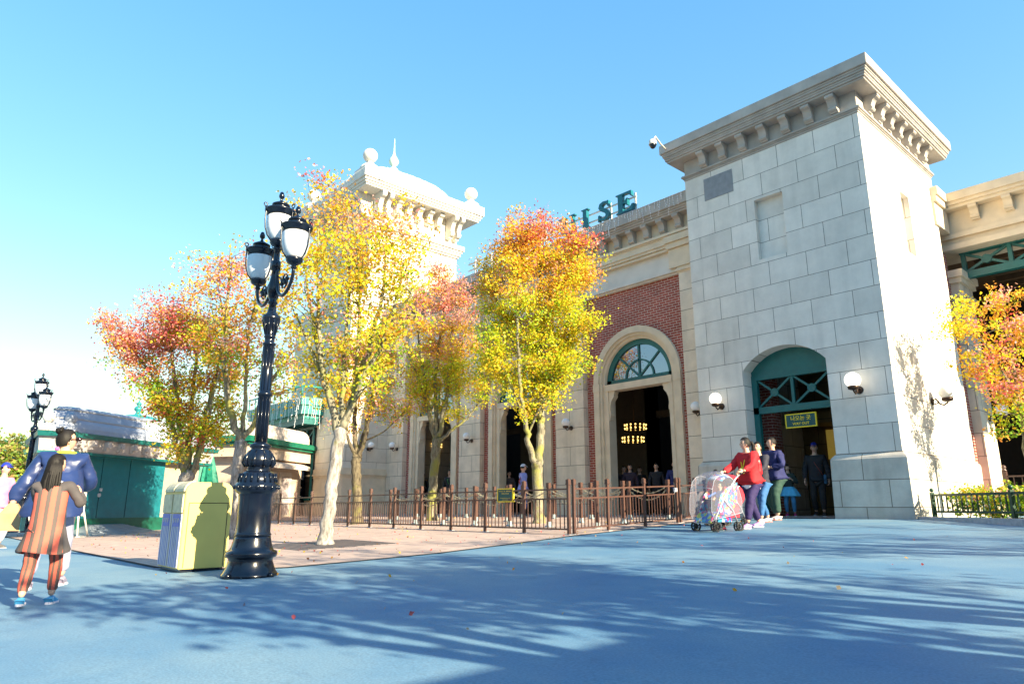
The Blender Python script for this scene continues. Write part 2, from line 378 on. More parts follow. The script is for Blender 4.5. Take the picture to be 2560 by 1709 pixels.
# tower cornice
mb = MB()
mb.box(X0 - .001, X1 + .001, Y0 - .001, Y1 + .001, TOP, 9.62)
corn_layers(mb, X0, X1, Y0, Y1, 8.93, 9.10, [(0, .3, .02), (.3, .5, .045), (.5, .85, .075), (.85, 1, .03)])
corn_layers(mb, X0, X1, Y0, Y1, 9.50, 10.04, [(0, .10, .34), (.10, .20, .375), (.20, .30, .39), (.30, .40, .42), (.40, .50, .435), (.50, 1, .48)])
TC = mb.build('tower_cornice', m_cornice, ST, bevel=0.008)
for x in (-9.18, -8.59, -8.0, -7.41, -6.82, -6.23, -5.64): bracket(TC, (x, Y0 - .001, 9.50), (0, -1, 0), (1, 0, 0))
for i in range(7): bracket(TC, (X1 + .001, 16.0 + i * 0.6, 9.50), (1, 0, 0), (0, 1, 0))
mb = MB(); mb.box(-9.28, -8.42, Y0 - .012, Y0 + .02, 8.12, 8.76)
mb.build('plaque', M('grey_plaque', (0.24, 0.24, 0.25), 0.5, var=0.15), TW)
# doorway in the tower: green frame, fan board, crossed lattice
yd = Y0 + .40
mb = MB()
cv = arch_curve(1.03, 0.48, 14)
board = [(-7.54 + a, yd, 3.30 + b) for a, b in cv] + [(-6.51, yd, 3.16), (-8.57, yd, 3.16)]
mb.prism(board, (0, .06, 0))
mb.box(-8.57, -6.51, yd - .03, yd + .09, 3.08, 3.20)
mb.box(-8.57, -6.51, yd - .03, yd + .09, 2.24, 2.40)
mb.box(-8.57, -8.43, yd - .03, yd + .09, -.3, 3.08); mb.box(-6.65, -6.51, yd - .03, yd + .09, -.3, 3.08)
mb.box(-7.575, -7.505, yd, yd + .06, 2.40, 3.08)
for (a, b) in ((-8.43, -7.575), (-7.505, -6.65)):
    c = (a + b) / 2
    for (p, q) in (((a, 2.40), (b, 3.08)), ((a, 3.08), (b, 2.40))):
        d = Vector((q[0] - p[0], 0, q[1] - p[1])); Ln = d.length; d.normalize(); n = Vector((-d.z, 0, d.x))
        mb.obox(((p[0] + q[0]) / 2, yd + .03 + (0.004 if p[1] > 3 else 0), (p[1] + q[1]) / 2), d, (0, 1, 0), n, Ln / 2, .02, .025)
    mb.lathe([(.10, -.035), (.10, .035)], (c, yd + .03, 2.74), 24, ax=(0, 1, 0), smooth=False)
mb.build('door_frame', m_teal, ST)

# ---- arcade bays ----
YF, YB = 16.3, 16.52
BC = [-12.69, -17.92, -23.15]
for bi, cx in enumerate(BC):
    mb = MB(); arch_wall(mb, cx - 2.0, cx + 2.0, -0.35, 6.75, cx, 3.78, arch_curve(1.5), YB, YB + .35)
    mb.build('brick_panel', m_brick, ST)
    mb = MB()
    ring(mb, cx, 3.80, 1.44, 1.64, YB - .10, YB + .36); ring(mb, cx, 3.80, 1.36, 1.44, YB - .04, YB + .36); ring(mb, cx, 3.80, 1.27, 1.36, YB + .03, YB + .36)
    for s in (-1, 1):
        def bx(a, b, y0, z0, z1):
            mb.box(min(cx + s * a, cx + s * b), max(cx + s * a, cx + s * b), y0, YB + .36, z0, z1)
        bx(1.40, 1.655, YB - .115, 3.56, 3.80)
        bx(1.42, 1.64, YB - .10, -.35, 3.56); bx(1.34, 1.42, YB - .04, -.35, 3.80); bx(1.27, 1.34, YB + .03, -.35, 3.80)
        bx(1.14, 1.27, YB + .02, -.35, 3.56)
        prof = [(1.14, 3.555), (1.14 - .42, 3.555), (1.14 - .42, 3.49), (1.14 - .36, 3.45), (1.14 - .37, 3.38), (1.14 - .30, 3.33), (1.14 - .20, 3.27), (1.14 - .10, 3.15), (1.14 - .06, 3.0), (1.14 - .07, 2.92), (1.14 - .10, 2.86), (1.14 - .10, 2.78), (1.14 - .05, 2.74), (1.14 - .05, 2.66), (1.14, 2.64)]
        k = 0.55
        mb.prism([(cx + s * (1.14 - (1.14 - a) * k), YB + .05, z) for a, z in prof], (0, .2, 0))
    mb.box(cx - 1.27, cx + 1.27, YB + .0, YB + .36, 3.555, 3.76)
    mb.build('arch_surround', m_trim, ST)
    mb = MB(); yf = YB + .14
    ring(mb, cx, 3.80, 1.10, 1.268, yf, yf + .1); mb.box(cx - 1.268, cx + 1.268, yf, yf + .1, 3.762, 3.90)
    ring(mb, cx, 3.90, .50, .55, yf + .02, yf + .07)
    mb.box(cx - .03, cx + .03, yf + .02, yf + .071, 3.9, 4.95)
    for s in (-1, 1):
        d = Vector((s * math.sin(R(48)), 0, math.cos(R(48)))); n = Vector((-d.z, 0, d.x))
        mb.obox((cx + d.x * .55, yf + .046, 3.9 + d.z * .55), d, (0, 1, 0), n, .56, .025, .026)
    FW = mb.build('fanlight', m_teal, ST)
    mb = MB(); pts = [(cx + a, yf + .06, 3.85 + b) for a, b in arch_curve(1.15)]
    mb.prism(pts, (0, .01, 0)); mb.build('glass', m_glass, FW)
# piers
for px in (-15.305, -20.535, -25.765):
    mb = MB(); mb.box(px - .635, px + .635, YF, YB + .3, -0.35, 6.66)
    P = mb.build('pier', m_pier, ST)
    mb = MB(); corn_layers(mb, px - .635, px + .635, YF, YB + .2, 6.66, 6.84, [(0, .25, .02), (.25, .7, .06), (.7, 1, .03)])
    mb.build('pier_capital', m_trim, P)
mb = MB(); mb.box(-10.82, X0 + .02, YF, YB + .3, -0.35, 6.66); P = mb.build('pier', m_pier, ST)
mb = MB(); corn_layers(mb, -10.82, X0 + .3, YF, YB + .2, 6.66, 6.84, [(0, .25, .02), (.25, .7, .06), (.7, 1, .03)]); mb.build('pier_capital', m_trim, P)
# entablature over the arcade
mb = MB()
XA, XB = -26.4, X0 + .02
mb.box(XA, XB, YB - .13, YB + .4, 6.84, 7.42)
for (z0, z1, y) in ((6.70, 6.76, YB - .10), (6.76, 6.84, YB - .17)):
    for cx in BC: mb.box(cx - 1.985 + .01, cx + 1.87, y, YB - .001, z0, z1 - .001)
mb.build('frieze_panel', m_panel, ST)
mb = MB()
for (z0, z1, y) in ((7.42, 7.47, YF - .05), (7.47, 7.52, YF - .02), (7.52, 7.60, YF - .08), (7.60, 7.80, YF - .12), (7.80, 7.84, YF - .15), (7.84, 7.92, YF - .20), (7.92, 8.36, YF - .05)):
    mb.box(XA, XB, y, YB + .4, z0, z1 - .0006)
for px in (-15.305, -20.535, -25.765, -10.43):
    w = .66; mb.box(px - w, min(px + w, XB), YF - .07, YB, 6.84, 7.42)
    mb.box(px - w - .05, min(px + w + .05, XB), YF - .20, YB, 7.602, 7.798); mb.box(px - w - .03, min(px + w + .03, XB), YF - .14, YB, 7.43, 7.598)
mb.build('architrave', m_trim, ST)
mb = MB()
for (z0, z1, pr) in ((8.36, 8.42, .36), (8.42, 8.48, .40), (8.48, 8.54, .44), (8.54, 8.87, .50)):
    mb.box(XA, XB, YF - pr, YB + 1, z0, z1 - .0006)
AC = mb.build('arcade_cornice', m_cornice, ST, bevel=0.006)
k = 0
x = -10.60
while x > XA + .3:
    bracket(AC, (x, YF - .051, 8.36), (0, -1, 0), (1, 0, 0), sc=1.0, w=.2); x -= 0.575
# roof, inner walls and floor
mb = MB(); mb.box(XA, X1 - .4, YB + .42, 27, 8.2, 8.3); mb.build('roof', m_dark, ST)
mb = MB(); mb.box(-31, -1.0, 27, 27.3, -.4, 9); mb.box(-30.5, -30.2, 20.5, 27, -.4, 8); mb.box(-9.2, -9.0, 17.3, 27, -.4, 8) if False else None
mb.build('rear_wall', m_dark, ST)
for bi, cx in enumerate(BC):
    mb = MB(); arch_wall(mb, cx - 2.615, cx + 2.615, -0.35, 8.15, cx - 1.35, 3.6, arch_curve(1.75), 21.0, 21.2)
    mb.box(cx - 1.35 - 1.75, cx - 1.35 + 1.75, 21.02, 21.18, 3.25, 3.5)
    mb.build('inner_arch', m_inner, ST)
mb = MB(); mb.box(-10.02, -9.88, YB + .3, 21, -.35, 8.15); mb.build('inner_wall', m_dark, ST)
# what the tower doorway shows inside
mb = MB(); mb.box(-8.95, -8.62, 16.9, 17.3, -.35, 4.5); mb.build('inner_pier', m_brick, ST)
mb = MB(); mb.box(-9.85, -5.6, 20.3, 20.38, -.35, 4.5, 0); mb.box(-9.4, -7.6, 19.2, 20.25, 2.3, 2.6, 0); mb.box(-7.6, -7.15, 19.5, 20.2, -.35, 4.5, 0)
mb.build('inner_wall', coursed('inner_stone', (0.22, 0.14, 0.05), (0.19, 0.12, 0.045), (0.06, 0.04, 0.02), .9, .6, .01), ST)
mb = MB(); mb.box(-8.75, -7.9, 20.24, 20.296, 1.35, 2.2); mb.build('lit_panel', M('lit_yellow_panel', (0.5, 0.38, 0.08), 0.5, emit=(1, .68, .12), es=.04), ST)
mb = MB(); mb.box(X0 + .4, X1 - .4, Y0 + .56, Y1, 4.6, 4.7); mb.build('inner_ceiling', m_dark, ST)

# ---- domed tower ----
DX0, DX1, DY0, DY1 = -31.1, -26.4, 14.93, 19.93
mb = MB()
mb.box(-32.0, -26.4, 14.2, 20.4, -.6, 9.2)
mb.box(DX0, DX1 - .002, DY0, DY1, 9.2, 14.3)
DT = mb.build('domed_tower_wall', coursed('domed_tower_stone', (0.62, 0.56, 0.47), (0.68, 0.62, 0.53), (0.30, 0.26, 0.2), 1.0, 0.6, .009, phase_z=.5, phase_x=.2), ST)
mb = MB()
for (z0, z1, e) in ((1.25, 1.34, .05), (1.34, 1.42, .10), (1.42, 1.62, .06)): mb.box(-32 - e, -26.4 + e, 14.2 - e, 16.28, z0, z1 - .001)
for (z0, z1, e) in ((1.62, 1.64, .0), ): pass
mb.box(-32.02, -26.38, 14.18, 16.28, -.55, 1.25)
mb.build('base_course', m_trim, DT); mb = MB()
for (z0, z1, e) in ((8.6, 8.7, .06), (8.7, 8.86, .12), (8.86, 9.2, .2), (9.2, 9.32, .1)): mb.box(-32 - e, -26.4 + e, 14.2 - e, 20.4 + e, z0, z1 - .001)
mb.build('string_course', m_white, DT); mb = MB()
for (z0, z1, e) in ((12.35, 12.45, .08), (12.45, 12.6, .16), (12.6, 12.72, .22), (12.72, 12.95, .30)): mb.box(DX0 - e, DX1 + e, DY0 - e, DY1 + e, z0, z1 - .001)
mb.build('string_course', m_white, DT)
mb = MB()
for (z0, z1, e) in ((14.30, 14.40, .80), (14.40, 14.50, .86), (14.50, 14.62, .92), (14.62, 15.0, .98)): mb.box(DX0 - e, DX1 + e, DY0 - e, DY1 + e, z0, z1 - .001)
for sx in (DX0 - 1.0, DX1 + .0):
    for sy in (DY0 - 1.0, DY1 + .0): mb.box(sx, sx + 1.0, sy, sy + 1.0, 14.63, 15.12)
DC = mb.build('domed_tower_cornice', m_white, ST)
for i in range(7):
    if 0 < i < 6:
        bracket(DC, (DX1, DY0 + .7 + i * .6, 14.3), (1, 0, 0), (0, 1, 0), w=.26, sc=1.7, m=m_white); bracket(DC, (DX0 + .55 + i * .6, DY0, 14.3), (0, -1, 0), (1, 0, 0), w=.26, sc=1.7, m=m_white)
for y in (DY0 + .2, DY0 + .6, DY1 - .6, DY1 - .2): bracket(DC, (DX1, y, 14.3), (1, 0, 0), (0, 1, 0), w=.22, sc=2.6, m=m_white)
for x in (DX0 + .2, DX0 + .6, DX1 - .6, DX1 - .2): bracket(DC, (x, DY0, 14.3), (0, -1, 0), (1, 0, 0), w=.22, sc=2.6, m=m_white)
# four-sided ribbed dome
mb = MB(); n = 16; m = 10; V = []; F = []
cxd, cyd, hx, hy = (DX0 + DX1) / 2, (DY0 + DY1) / 2, (DX1 - DX0) / 2 + .1, (DY1 - DY0) / 2 + .1
prof = [(math.cos(R(90) * i / m) ** .75, math.sin(R(90) * i / m)) for i in range(m + 1)]
for (a, b) in prof:
    a = max(a, .06)
    for k in range(4 * n):
        q = k / n; sd_ = int(q) % 4; t = (q - int(q)) * 2 - 1
        p = [(t, -1), (1, t), (-t, 1), (-1, -t)][sd_]
        rr = (1 - .10 * abs(p[0] * p[1]) ** 2)
        rib = 1.012 if k % 3 == 0 else 1.0
        V.append((cxd + p[0] * hx * a * rr * rib, cyd + p[1] * hy * a * rr * rib, 15.0 + 1.75 * b))
for i in range(m):
    for k in range(4 * n): F.append((i * 4 * n + k, i * 4 * n + (k + 1) % (4 * n), (i + 1) * 4 * n + (k + 1) % (4 * n), (i + 1) * 4 * n + k))
F.append(tuple(m * 4 * n + k for k in range(4 * n)))
mb.add(V, F, 0, True); DM = mb.build('dome', M('pale_dome', (0.72, 0.74, 0.68), 0.55, var=.08), ST)
mb = MB()
for s in range(1, 9):
    for side in (0, 1, 2, 3):
        t = -1 + s * 2 / 9.0
        P = []
        for (a, b) in prof[:-1]:
            p = [(t, -1), (1, t), (-t, 1), (-1, -t)][side]; rr = (1 - .10 * abs(p[0] * p[1]) ** 2) * 1.01
            P.append((cxd + p[0] * hx * a * rr, cyd + p[1] * hy * a * rr, 15.0 + 1.76 * b))
        mb.tube(P, .022, 5)
mb.build('dome_seam', M('dome_seam', (0.45, 0.55, 0.46), 0.6), DM)
mb = MB(); mb.lathe([(.30, 0), (.30, .12), (.16, .2), (.13, .28), (.27, .42), (.30, .55), (.22, .7), (.10, .8), (.10, .86), (.22, .98), (.27, 1.12), (.22, 1.28), (.12, 1.42), (.05, 1.65), (.03, 2.0), (.012, 2.5)], (cxd, cyd, 16.7), 20)
mb.build('finial', M('pale_copper', (0.50, 0.66, 0.55), 0.5), DM)
for (x, y) in ((DX0 - .5, DY0 - .5), (DX1 + .5, DY0 - .5), (DX0 - .5, DY1 + .5), (DX1 + .5, DY1 + .5)):
    mb = MB(); mb.lathe([(.46, 0), (.46, .1), (.40, .2), (.26, .32), (.14, .36), (.11, .44), (.13, .47)], (x, y, 15.12), 20); mb.sphere((x, y, 15.12 + .47 + .32), .34, 20, 14)
    mb.build('ball_finial', m_white, DC)
# green balcony hood on the domed tower
mb = MB()
mb.box(-34.5, -28.45, 13.15, 14.18, 4.02, 4.42); mb.box(-34.6, -28.38, 13.08, 14.18, 4.42, 4.75); mb.box(-34.3, -28.6, 13.35, 14.18, 3.85, 4.02)
mb.box(-34.5, -28.45, 13.15, 13.22, 4.75, 5.2) if False else None
mb.tube([(-34.5, 13.12, 5.25), (-28.45, 13.12, 5.25)], .04, 8); mb.tube([(-28.45, 13.12, 5.25), (-28.45, 14.18, 5.25)], .04, 8)
for i in range(9): mb.tube([(-28.45 - i * .75, 13.12, 4.75), (-28.45 - i * .75, 13.12, 5.25)], .025, 6)
mb.build('balcony', m_copper, ST)
mb = MB(); mb.box(-34.3, -28.62, 13.37, 14.19, 3.6, 3.85); mb.build('balcony_soffit', m_teal, ST)
mb = MB(); mb.box(-31.9, -29.0, 14.12, 14.21, .3, 3.5)
mb.build('balcony_window', m_dark, ST)
mb = MB()
for (a, b) in ((-31.9, -30.5), (-30.4, -29.0)):
    for z in (.3, 2.4, 3.45): mb.box(a, b, 14.06, 14.12, z, z + .08)
    for x in (a, (a + b) / 2 - .04, b - .08): mb.box(x, x + .08, 14.05, 14.12, .3, 3.5)
    for (p, q) in (((a, 2.45), (b, 3.45)), ((a, 3.45), (b, 2.45))):
        d = Vector((q[0] - p[0], 0, q[1] - p[1])); Ln = d.length; d.normalize(); nn = Vector((-d.z, 0, d.x))
        mb.obox(((a + b) / 2, 14.09 + (.003 if p[1] > 3 else 0), 2.95), d, (0, 1, 0), nn, Ln / 2, .02, .03)
mb.build('window_lattice', m_teal, ST)

# ---- portico to the right of the tower ----
YP = 21.25
def zAt(u, v, y): return onY(u, v, y).z
mb = MB(); mb.box(-5.45, -5.30, Y1, YP, -.4, 6.9); mb.build('brick_return', m_brick, ST)
mb = MB(); mb.box(-5.30, -5.085, YP, YP + 1.2, -.4, 6.4); mb.box(-5.9, -5.30, YP, YP + 1.2, -.4, 6.4); PP = mb.build('portico_pier', m_pier, ST)
plinth(-5.9, -5.085, YP, YP + 1.22).build('plinth', m_plinth, PP) if False else None
mb = MB(); mb.box(-5.9, -5.02, YP - .08, YP + 1.25, -.4, .32); mb.box(-5.9, -5.05, YP - .04, YP + 1.22, .32, .42); mb.build('pier_base', m_trim, PP)
mb = MB()
for (z0, z1, e) in ((5.55, 5.65, .05), (5.65, 5.74, .10), (6.05, 6.2, .08), (6.2, 6.4, .14)): mb.box(-5.9 - e, -5.085 + e, YP - e, YP + 1.2 + e, z0, z1 - .001)
mb.build('pier_capital', m_trim, PP)
ye = 20.9
zt = [zAt(2560, v, ye) for v in (427, 449.5, 467, 527.5, 541, 558, 573)]
mb = MB()
XE = 6.0; XL = -5.9
z = [zt[0], zt[1], zt[2]]
for (z0, z1, pr) in ((zt[1], zt[0], .0), (zt[2] + (zt[1] - zt[2]) * .5, zt[1], -.06), (zt[2], zt[2] + (zt[1] - zt[2]) * .5, -.12), (zt[3], zt[2], -.42), (zt[4], zt[3], -.33), (zt[5], zt[4], -.42), (zt[6], zt[5], -.28)):
    mb.box(XL, XE, ye - pr, YP + 1.3, z0, z1 - .001)
PE = mb.build('portico_entablature', m_trim, ST)
mb = MB(); mb.box(-5.30, -4.98, Y1 - .3, ye + .001, zt[1], zt[0] - .003); mb.box(-5.30, -5.03, Y1 - .3, ye + .06, zt[2], zt[1]); mb.box(-5.3, -5.1, Y1 - .3, ye + .3, zt[3], zt[2])
mb.build('entablature_return', m_trim, ST)
for i in range(10): bracket(PE, (-4.45 + i * .78, ye + .42, zt[2]), (0, -1, 0), (1, 0, 0), w=.2, sc=.95, m=m_trim)
# green roof truss in the opening
mb = MB()
za, zb_ = zAt(2540, 605, YP + .5), zAt(2540, 668, YP + .5)
mb.box(-5.08, XE, YP + .4, YP + .6, za - .02, za + .26); mb.box(-5.08, XE, YP + .4, YP + .6, zb_ - .04, zb_ + .16)
zz0, zz1 = zb_ + .16, za - .02
for i in range(7):
    x = -5.06 + i * 1.1; mb.box(x, x + .1, YP + .42, YP + .58, zz0, zz1)
    a, b = x + .1, x + 1.1
    for (p, q) in (((a, zz0), (b, zz1)), ((a, zz1), (b, zz0))):
        d = Vector((q[0] - p[0], 0, q[1] - p[1])); Ln = d.length; d.normalize(); nn = Vector((-d.z, 0, d.x))
        mb.obox(((a + b) / 2, YP + .5 + (.004 if p[1] > q[1] else 0), (zz0 + zz1) / 2), d, (0, 1, 0), nn, Ln / 2, .04, .035)
    mb.lathe([(.13, -.06), (.13, .06)], ((a + b) / 2, YP + .5, (zz0 + zz1) / 2), 8, ax=(0, 1, 0), smooth=False)
mb.build('truss', m_teal, ST)
mb = MB(); mb.box(-9, XE, YP + 1.31, 28, zt[6] + .3, zt[6] + .4)
for i in range(6): mb.box(-5, XE, 22.8 + i * .8, 22.95 + i * .8, zt[6] - .05, zt[6] + .3)
mb.build('portico_ceiling', M('portico_wood', (0.10, 0.06, 0.03), .7), ST)
mb = MB(); mb.box(-5.0, XE, 24.5, 27, 2.75, 3.1); mb.build('portico_canopy', m_trim, ST)
mb = MB(); arch_wall(mb, -5.0, XE, -.4, 2.74, -2.2, 1.55, arch_curve(1.6, .75), 26.0, 26.3); mb.build('portico_rear_wall', m_brick, ST)

# ---- icicle light strings on the cornices ----
def icicles(path, n, lmin, lmax, r=.0045, out=Vector((0, -1, 0))):
    mb = MB(); P = [Vector(p) for p in path]
    mb.tube(P, .007, 4, cap=False)
    segs = [(a, b) for a, b in zip(P, P[1:])]; tot = sum((b - a).length for a, b in segs)
    for i in range(n):
        t = (i + rnd.random() * .8) / n * tot
        for a, b in segs:
            if t <= (b - a).length: p = a + (b - a) * (t / (b - a).length); break
            t -= (b - a).length
        L_ = lmin + (lmax - lmin) * rnd.random() ** 1.3; q = p.copy(); pts = [q.copy()]
        k = max(3, int(L_ / .07))
        for j in range(k):
            q = q + Vector((rnd.uniform(-.018, .018), rnd.uniform(-.018, .018), -L_ / k)); pts.append(q.copy())
        mb.tube(pts, r, 3, cap=False, smooth=False)
        for j in range(1, k + 1):
            s = rnd.uniform(-1, 1); mb.obox(pts[j], (1, 0, 0), (0, 1, 0), (0, 0, 1), .009, .009, .014)
    return mb
mb = icicles([(XB - .05, YF - .515, 8.86), (-20, YF - .515, 8.86)], 90, .12, .55, r=.0035)
tag(mb.build('icicle_lights', m_lightwire, None, clean=False), 'white icicle light strings hanging from the arcade cornice beside the corner tower', 'string lights', 'icicle light strings')
mb = icicles([(-34.5, 13.06, 4.72), (-28.36, 13.06, 4.72), (-28.36, 14.1, 4.72)], 46, .5, 1.35, r=.009)
tag(mb.build('icicle_lights', m_lightwire, None, clean=False), 'white icicle light strings hanging from the green balcony', 'string lights', 'icicle light strings')
mb = icicles([(DX0 - 1, DY0 - 1.0, 15.0), (DX1 + 1, DY0 - 1.0, 15.0), (DX1 + 1.0, DY1 + 1, 15.0)], 120, .12, .5, r=.006)
tag(mb.build('icicle_lights', m_lightwire, None, clean=False), 'white icicle light strings along the roof edge of the domed tower', 'string lights', 'icicle light strings')

# ---- roof sign letters U I S E ----
def letter_polys(ch):
    if ch == 'I': return [[(0, 0), (.40, 0), (.40, .05), (.31, .09), (.31, .91), (.40, .95), (.40, 1), (0, 1), (0, .95), (.09, .91), (.09, .09), (0, .05)]]
    if ch == 'E': return [[(0, 0), (.78, 0), (.84, .30), (.76, .30), (.64, .12), (.50, .09), (.33, .09), (.33, .46), (.44, .44), (.50, .33), (.56, .33), (.56, .68), (.50, .68), (.44, .56), (.33, .53), (.33, .91), (.50, .91), (.62, .88), (.70, .74), (.77, .74), (.75, 1), (0, 1), (0, .95), (.10, .91), (.10, .09), (0, .05)]]
    if ch == 'U':
        o = [(0, 1), (0, .95), (.09, .91)] + [(.09 + .31 - .31 * math.cos(R(a)), .34 - .36 * math.sin(R(a))) for a in range(0, 181, 15)]
        i = [(.71, .91), (.62, .95), (.62, 1), (.90, 1), (.90, .95), (.80, .91)]
        inner = [(.80, .34)] 
        return [[(0, 1), (0, .95), (.09, .91), (.09, .34)] + [(.44 - .35 * math.cos(R(a)), .34 - .36 * math.sin(R(a))) for a in range(15, 180, 15)] + [(.79, .34), (.79, .91), (.88, .95), (.88, 1), (.58, 1), (.58, .95), (.68, .91), (.68, .34)] + [(.495 + .185 * math.cos(R(a)), .34 - .24 * math.sin(R(a))) for a in range(20, 180, 20)] + [(.31, .34), (.31, .91), (.40, .95), (.40, 1)]]
    if ch == 'S':
        cl = [(.60, .76, .03), (.565, .86, .07), (.46, .925, .075), (.33, .935, .085), (.20, .87, .11), (.165, .74, .125), (.23, .62, .125), (.36, .53, .125), (.48, .44, .13), (.55, .32, .125), (.53, .17, .12), (.42, .075, .09), (.29, .06, .075), (.15, .12, .07), (.07, .25, .03)]
        L_, R_ = [], []
        for i, (x, y, w) in enumerate(cl):
            a = cl[max(i - 1, 0)]; b = cl[min(i + 1, len(cl) - 1)]; d = Vector((b[0] - a[0], b[1] - a[1])).normalized()
            nrm = Vector((-d.y, d.x)) * w * .8; L_.append((x + nrm.x, y + nrm.y)); R_.append((x - nrm.x, y - nrm.y))
        return [L_ + R_[::-1], [(.53, .98), (.62, .98), (.64, .66), (.56, .68)], [(.02, .02), (.10, .02), (.12, .34), (.04, .34)]]
def sign_letter(ch, x, zb, h, w, label, y=15.92):
    o = thing('sign_letter', label, 'sign letter', (x, y, zb), 'teal letters of the rooftop sign')
    mb = MB()
    for k, poly in enumerate(letter_polys(ch)): mb.prism([(x + a * w, y + k * .002, zb + b * h) for a, b in poly], (0, .13 - k * .004, 0))
    mb.build('letter_body', M('teal_letter' + ch, (0.006, 0.13, 0.16), .35, var=.05), o, clean=True)
zs = 9.0
sign_letter('E', -12.74, zs, .66, .82, 'teal serif letter E at the right end of the rooftop sign')
sign_letter('S', -13.52, zs, .66, .76, 'teal serif letter S on the rooftop sign between I and E')
sign_letter('I', -14.22, zs, .66, .74, 'teal serif letter I on the rooftop sign beside the S')
sign_letter('U', -15.28, zs, .66, .86, 'teal serif letter U of the rooftop sign, half hidden by a red treetop')
sf = thing('rooftop_rail', 'white rail frame behind the teal rooftop letters', 'rail', (-13.5, 16.05, 8.87))
mb = MB()
for z in (9.18, 9.45): mb.box(-20.5, -12.05, 16.08, 16.12, z, z + .045)
mb.build('rail', m_white, sf)
for i in range(9):
    x = -12.15 - i * 1.0
    mb = MB(); mb.box(x, x + .05, 16.125, 16.17, 8.87, 9.62); mb.build('upright', m_white, sf)

# ---- CCTV camera on the tower ----
cc = thing('security_camera', 'white dome security camera on a long arm at the corner tower cornice', 'security camera', tuple(at(1632, 358, 17.6)))
P = at(1632, 362, 17.6); Q = Vector((-10.3, 15.35, 10.0))
mb = MB(); mb.tube([P + Vector((0, 0, .12)), P + Vector((.08, .02, .2)), P.lerp(Q, .5) + Vector((0, 0, .14)), Q], .022, 8); mb.build('arm', m_white, cc)
mb = MB(); mb.lathe([(.03, .14), (.09, .12), (.10, .02), (.105, 0)], P, 18); mb.build('housing', m_white, cc)
mb = MB(); mb.sphere(P + Vector((0, 0, -.01)), (.085, .085, .10), 16, 10); mb.build('lens_dome', m_black, cc)

# ---- globe wall lamps ----
def wall_lamp(p, out, r, label, lit=False, side=None):
    out = Vector(out); p = Vector(p)
    o = thing('wall_lamp', label, 'wall lamp', tuple(p), 'globe wall lamps on the station')
    k = r / .16
    c = p + out * (.30 * k) + Vector((0, 0, .18 * k))
    mb = MB(); mb.sphere(c, r, 24, 16); mb.build('globe', m_globe_lit if lit else m_globe, o)
    mb = MB(); mb.lathe([(.04, -.02), (.10, .0), (.115, .05), (.10, .07)], c - Vector((0, 0, r + .035 * k)), 18, scale=k); mb.build('cup', m_bronze, o)
    mb = MB()
    b = c - Vector((0, 0, r + .05 * k))
    mb.tube([p + Vector((0, 0, .02)), p + out * (.08 * k) + Vector((0, 0, .05 * k)), p + out * (.14 * k) - Vector((0, 0, .06 * k)), p + out * (.22 * k) - Vector((0, 0, .10 * k)), b - Vector((0, 0, .02 * k)), b], .018 * k, 8)
    mb.tube([p + out * (.02 * k) - Vector((0, 0, .07 * k)), p + out * (.10 * k) - Vector((0, 0, .05 * k)), p + out * (.14 * k) - Vector((0, 0, .0 * k))], .012 * k, 6)
    mb.build('arm', m_bronze, o)
    mb = MB(); mb.lathe([(.085, 0), (.085, .015), (.05, .03)], p, 16, ax=out, scale=k); mb.build('wall_plate', m_bronze, o)
wall_lamp((-9.22, Y0 - .002, 2.48), (0, -1, 0), .15, 'lit globe wall lamp left of the tower doorway', True)
wall_lamp((-5.86, Y0 - .002, 2.48), (0, -1, 0), .165, 'lit globe wall lamp right of the tower doorway', True)
wall_lamp((X1 + .002, 17.75, 2.38), (1, 0, 0), .17, 'globe wall lamp on the sunlit side of the corner tower')
wall_lamp((-5.083, 22.0, 2.35), (1, 0, 0), .17, 'globe wall lamp on the portico pier behind the maple')
wall_lamp((-10.36, YF - .002, 2.5), (0, -1, 0), .14, 'globe wall lamp half hidden behind the edge of the corner tower')
wall_lamp((-15.22, YF - .002, 2.5), (0, -1, 0), .14, 'globe wall lamp on the pier between the two nearest arches')
wall_lamp((-20.38, YF - .002, 2.45), (0, -1, 0), .14, 'globe wall lamp on the pier left of the middle arch')
wall_lamp((-25.55, YF - .002, 2.45), (0, -1, 0), .14, 'globe wall lamp on the pier next to the domed tower')
wall_lamp((-26.398, 15.35, 2.45), (1, 0, 0), .14, 'globe wall lamp on the side of the domed tower, behind a trunk')

# ---- WAY OUT sign ----
def text_mesh(body, size, loc, rot, name, m, parent, ext=.002, bold=False):
    cu = bpy.data.curves.new(name, 'FONT'); cu.body = body; cu.size = size; cu.align_x = 'CENTER'; cu.align_y = 'CENTER'; cu.extrude = ext
    if bold: cu.offset = size * .014
    t = bpy.data.objects.new(name, cu); C.objects.link(t)
    dg = bpy.context.evaluated_depsgraph_get(); me = bpy.data.meshes.new_from_object(t.evaluated_get(dg))
    bpy.data.objects.remove(t); me.materials.clear(); me.materials.append(m)
    o = bpy.data.objects.new(name, me); C.objects.link(o); o.rotation_euler = rot
    o.location = loc
    if parent is not None:
        o.parent = parent; o.location = Vector(loc) - Vector(parent['_o'])
    return o
sx, sz = -7.38, 1.985; ysn = Y0 + .33
sg = thing('exit_sign', 'green hanging sign with yellow border reading WAY OUT in the tower doorway', 'sign', (sx, ysn, sz))
mb = MB(); mb.box(sx - .36, sx + .36, ysn, ysn + .03, sz - .14, sz + .15); mb.build('board', m_signgreen, sg)
mb = MB()
for b in ((sx - .375, sx + .375, sz + .145, sz + .17), (sx - .375, sx + .375, sz - .16, sz - .135), (sx - .375, sx - .35, sz - .135, sz + .145), (sx + .35, sx + .375, sz - .135, sz + .145)):
    mb.box(b[0], b[1], ysn - .008, ysn + .035, b[2], b[3])
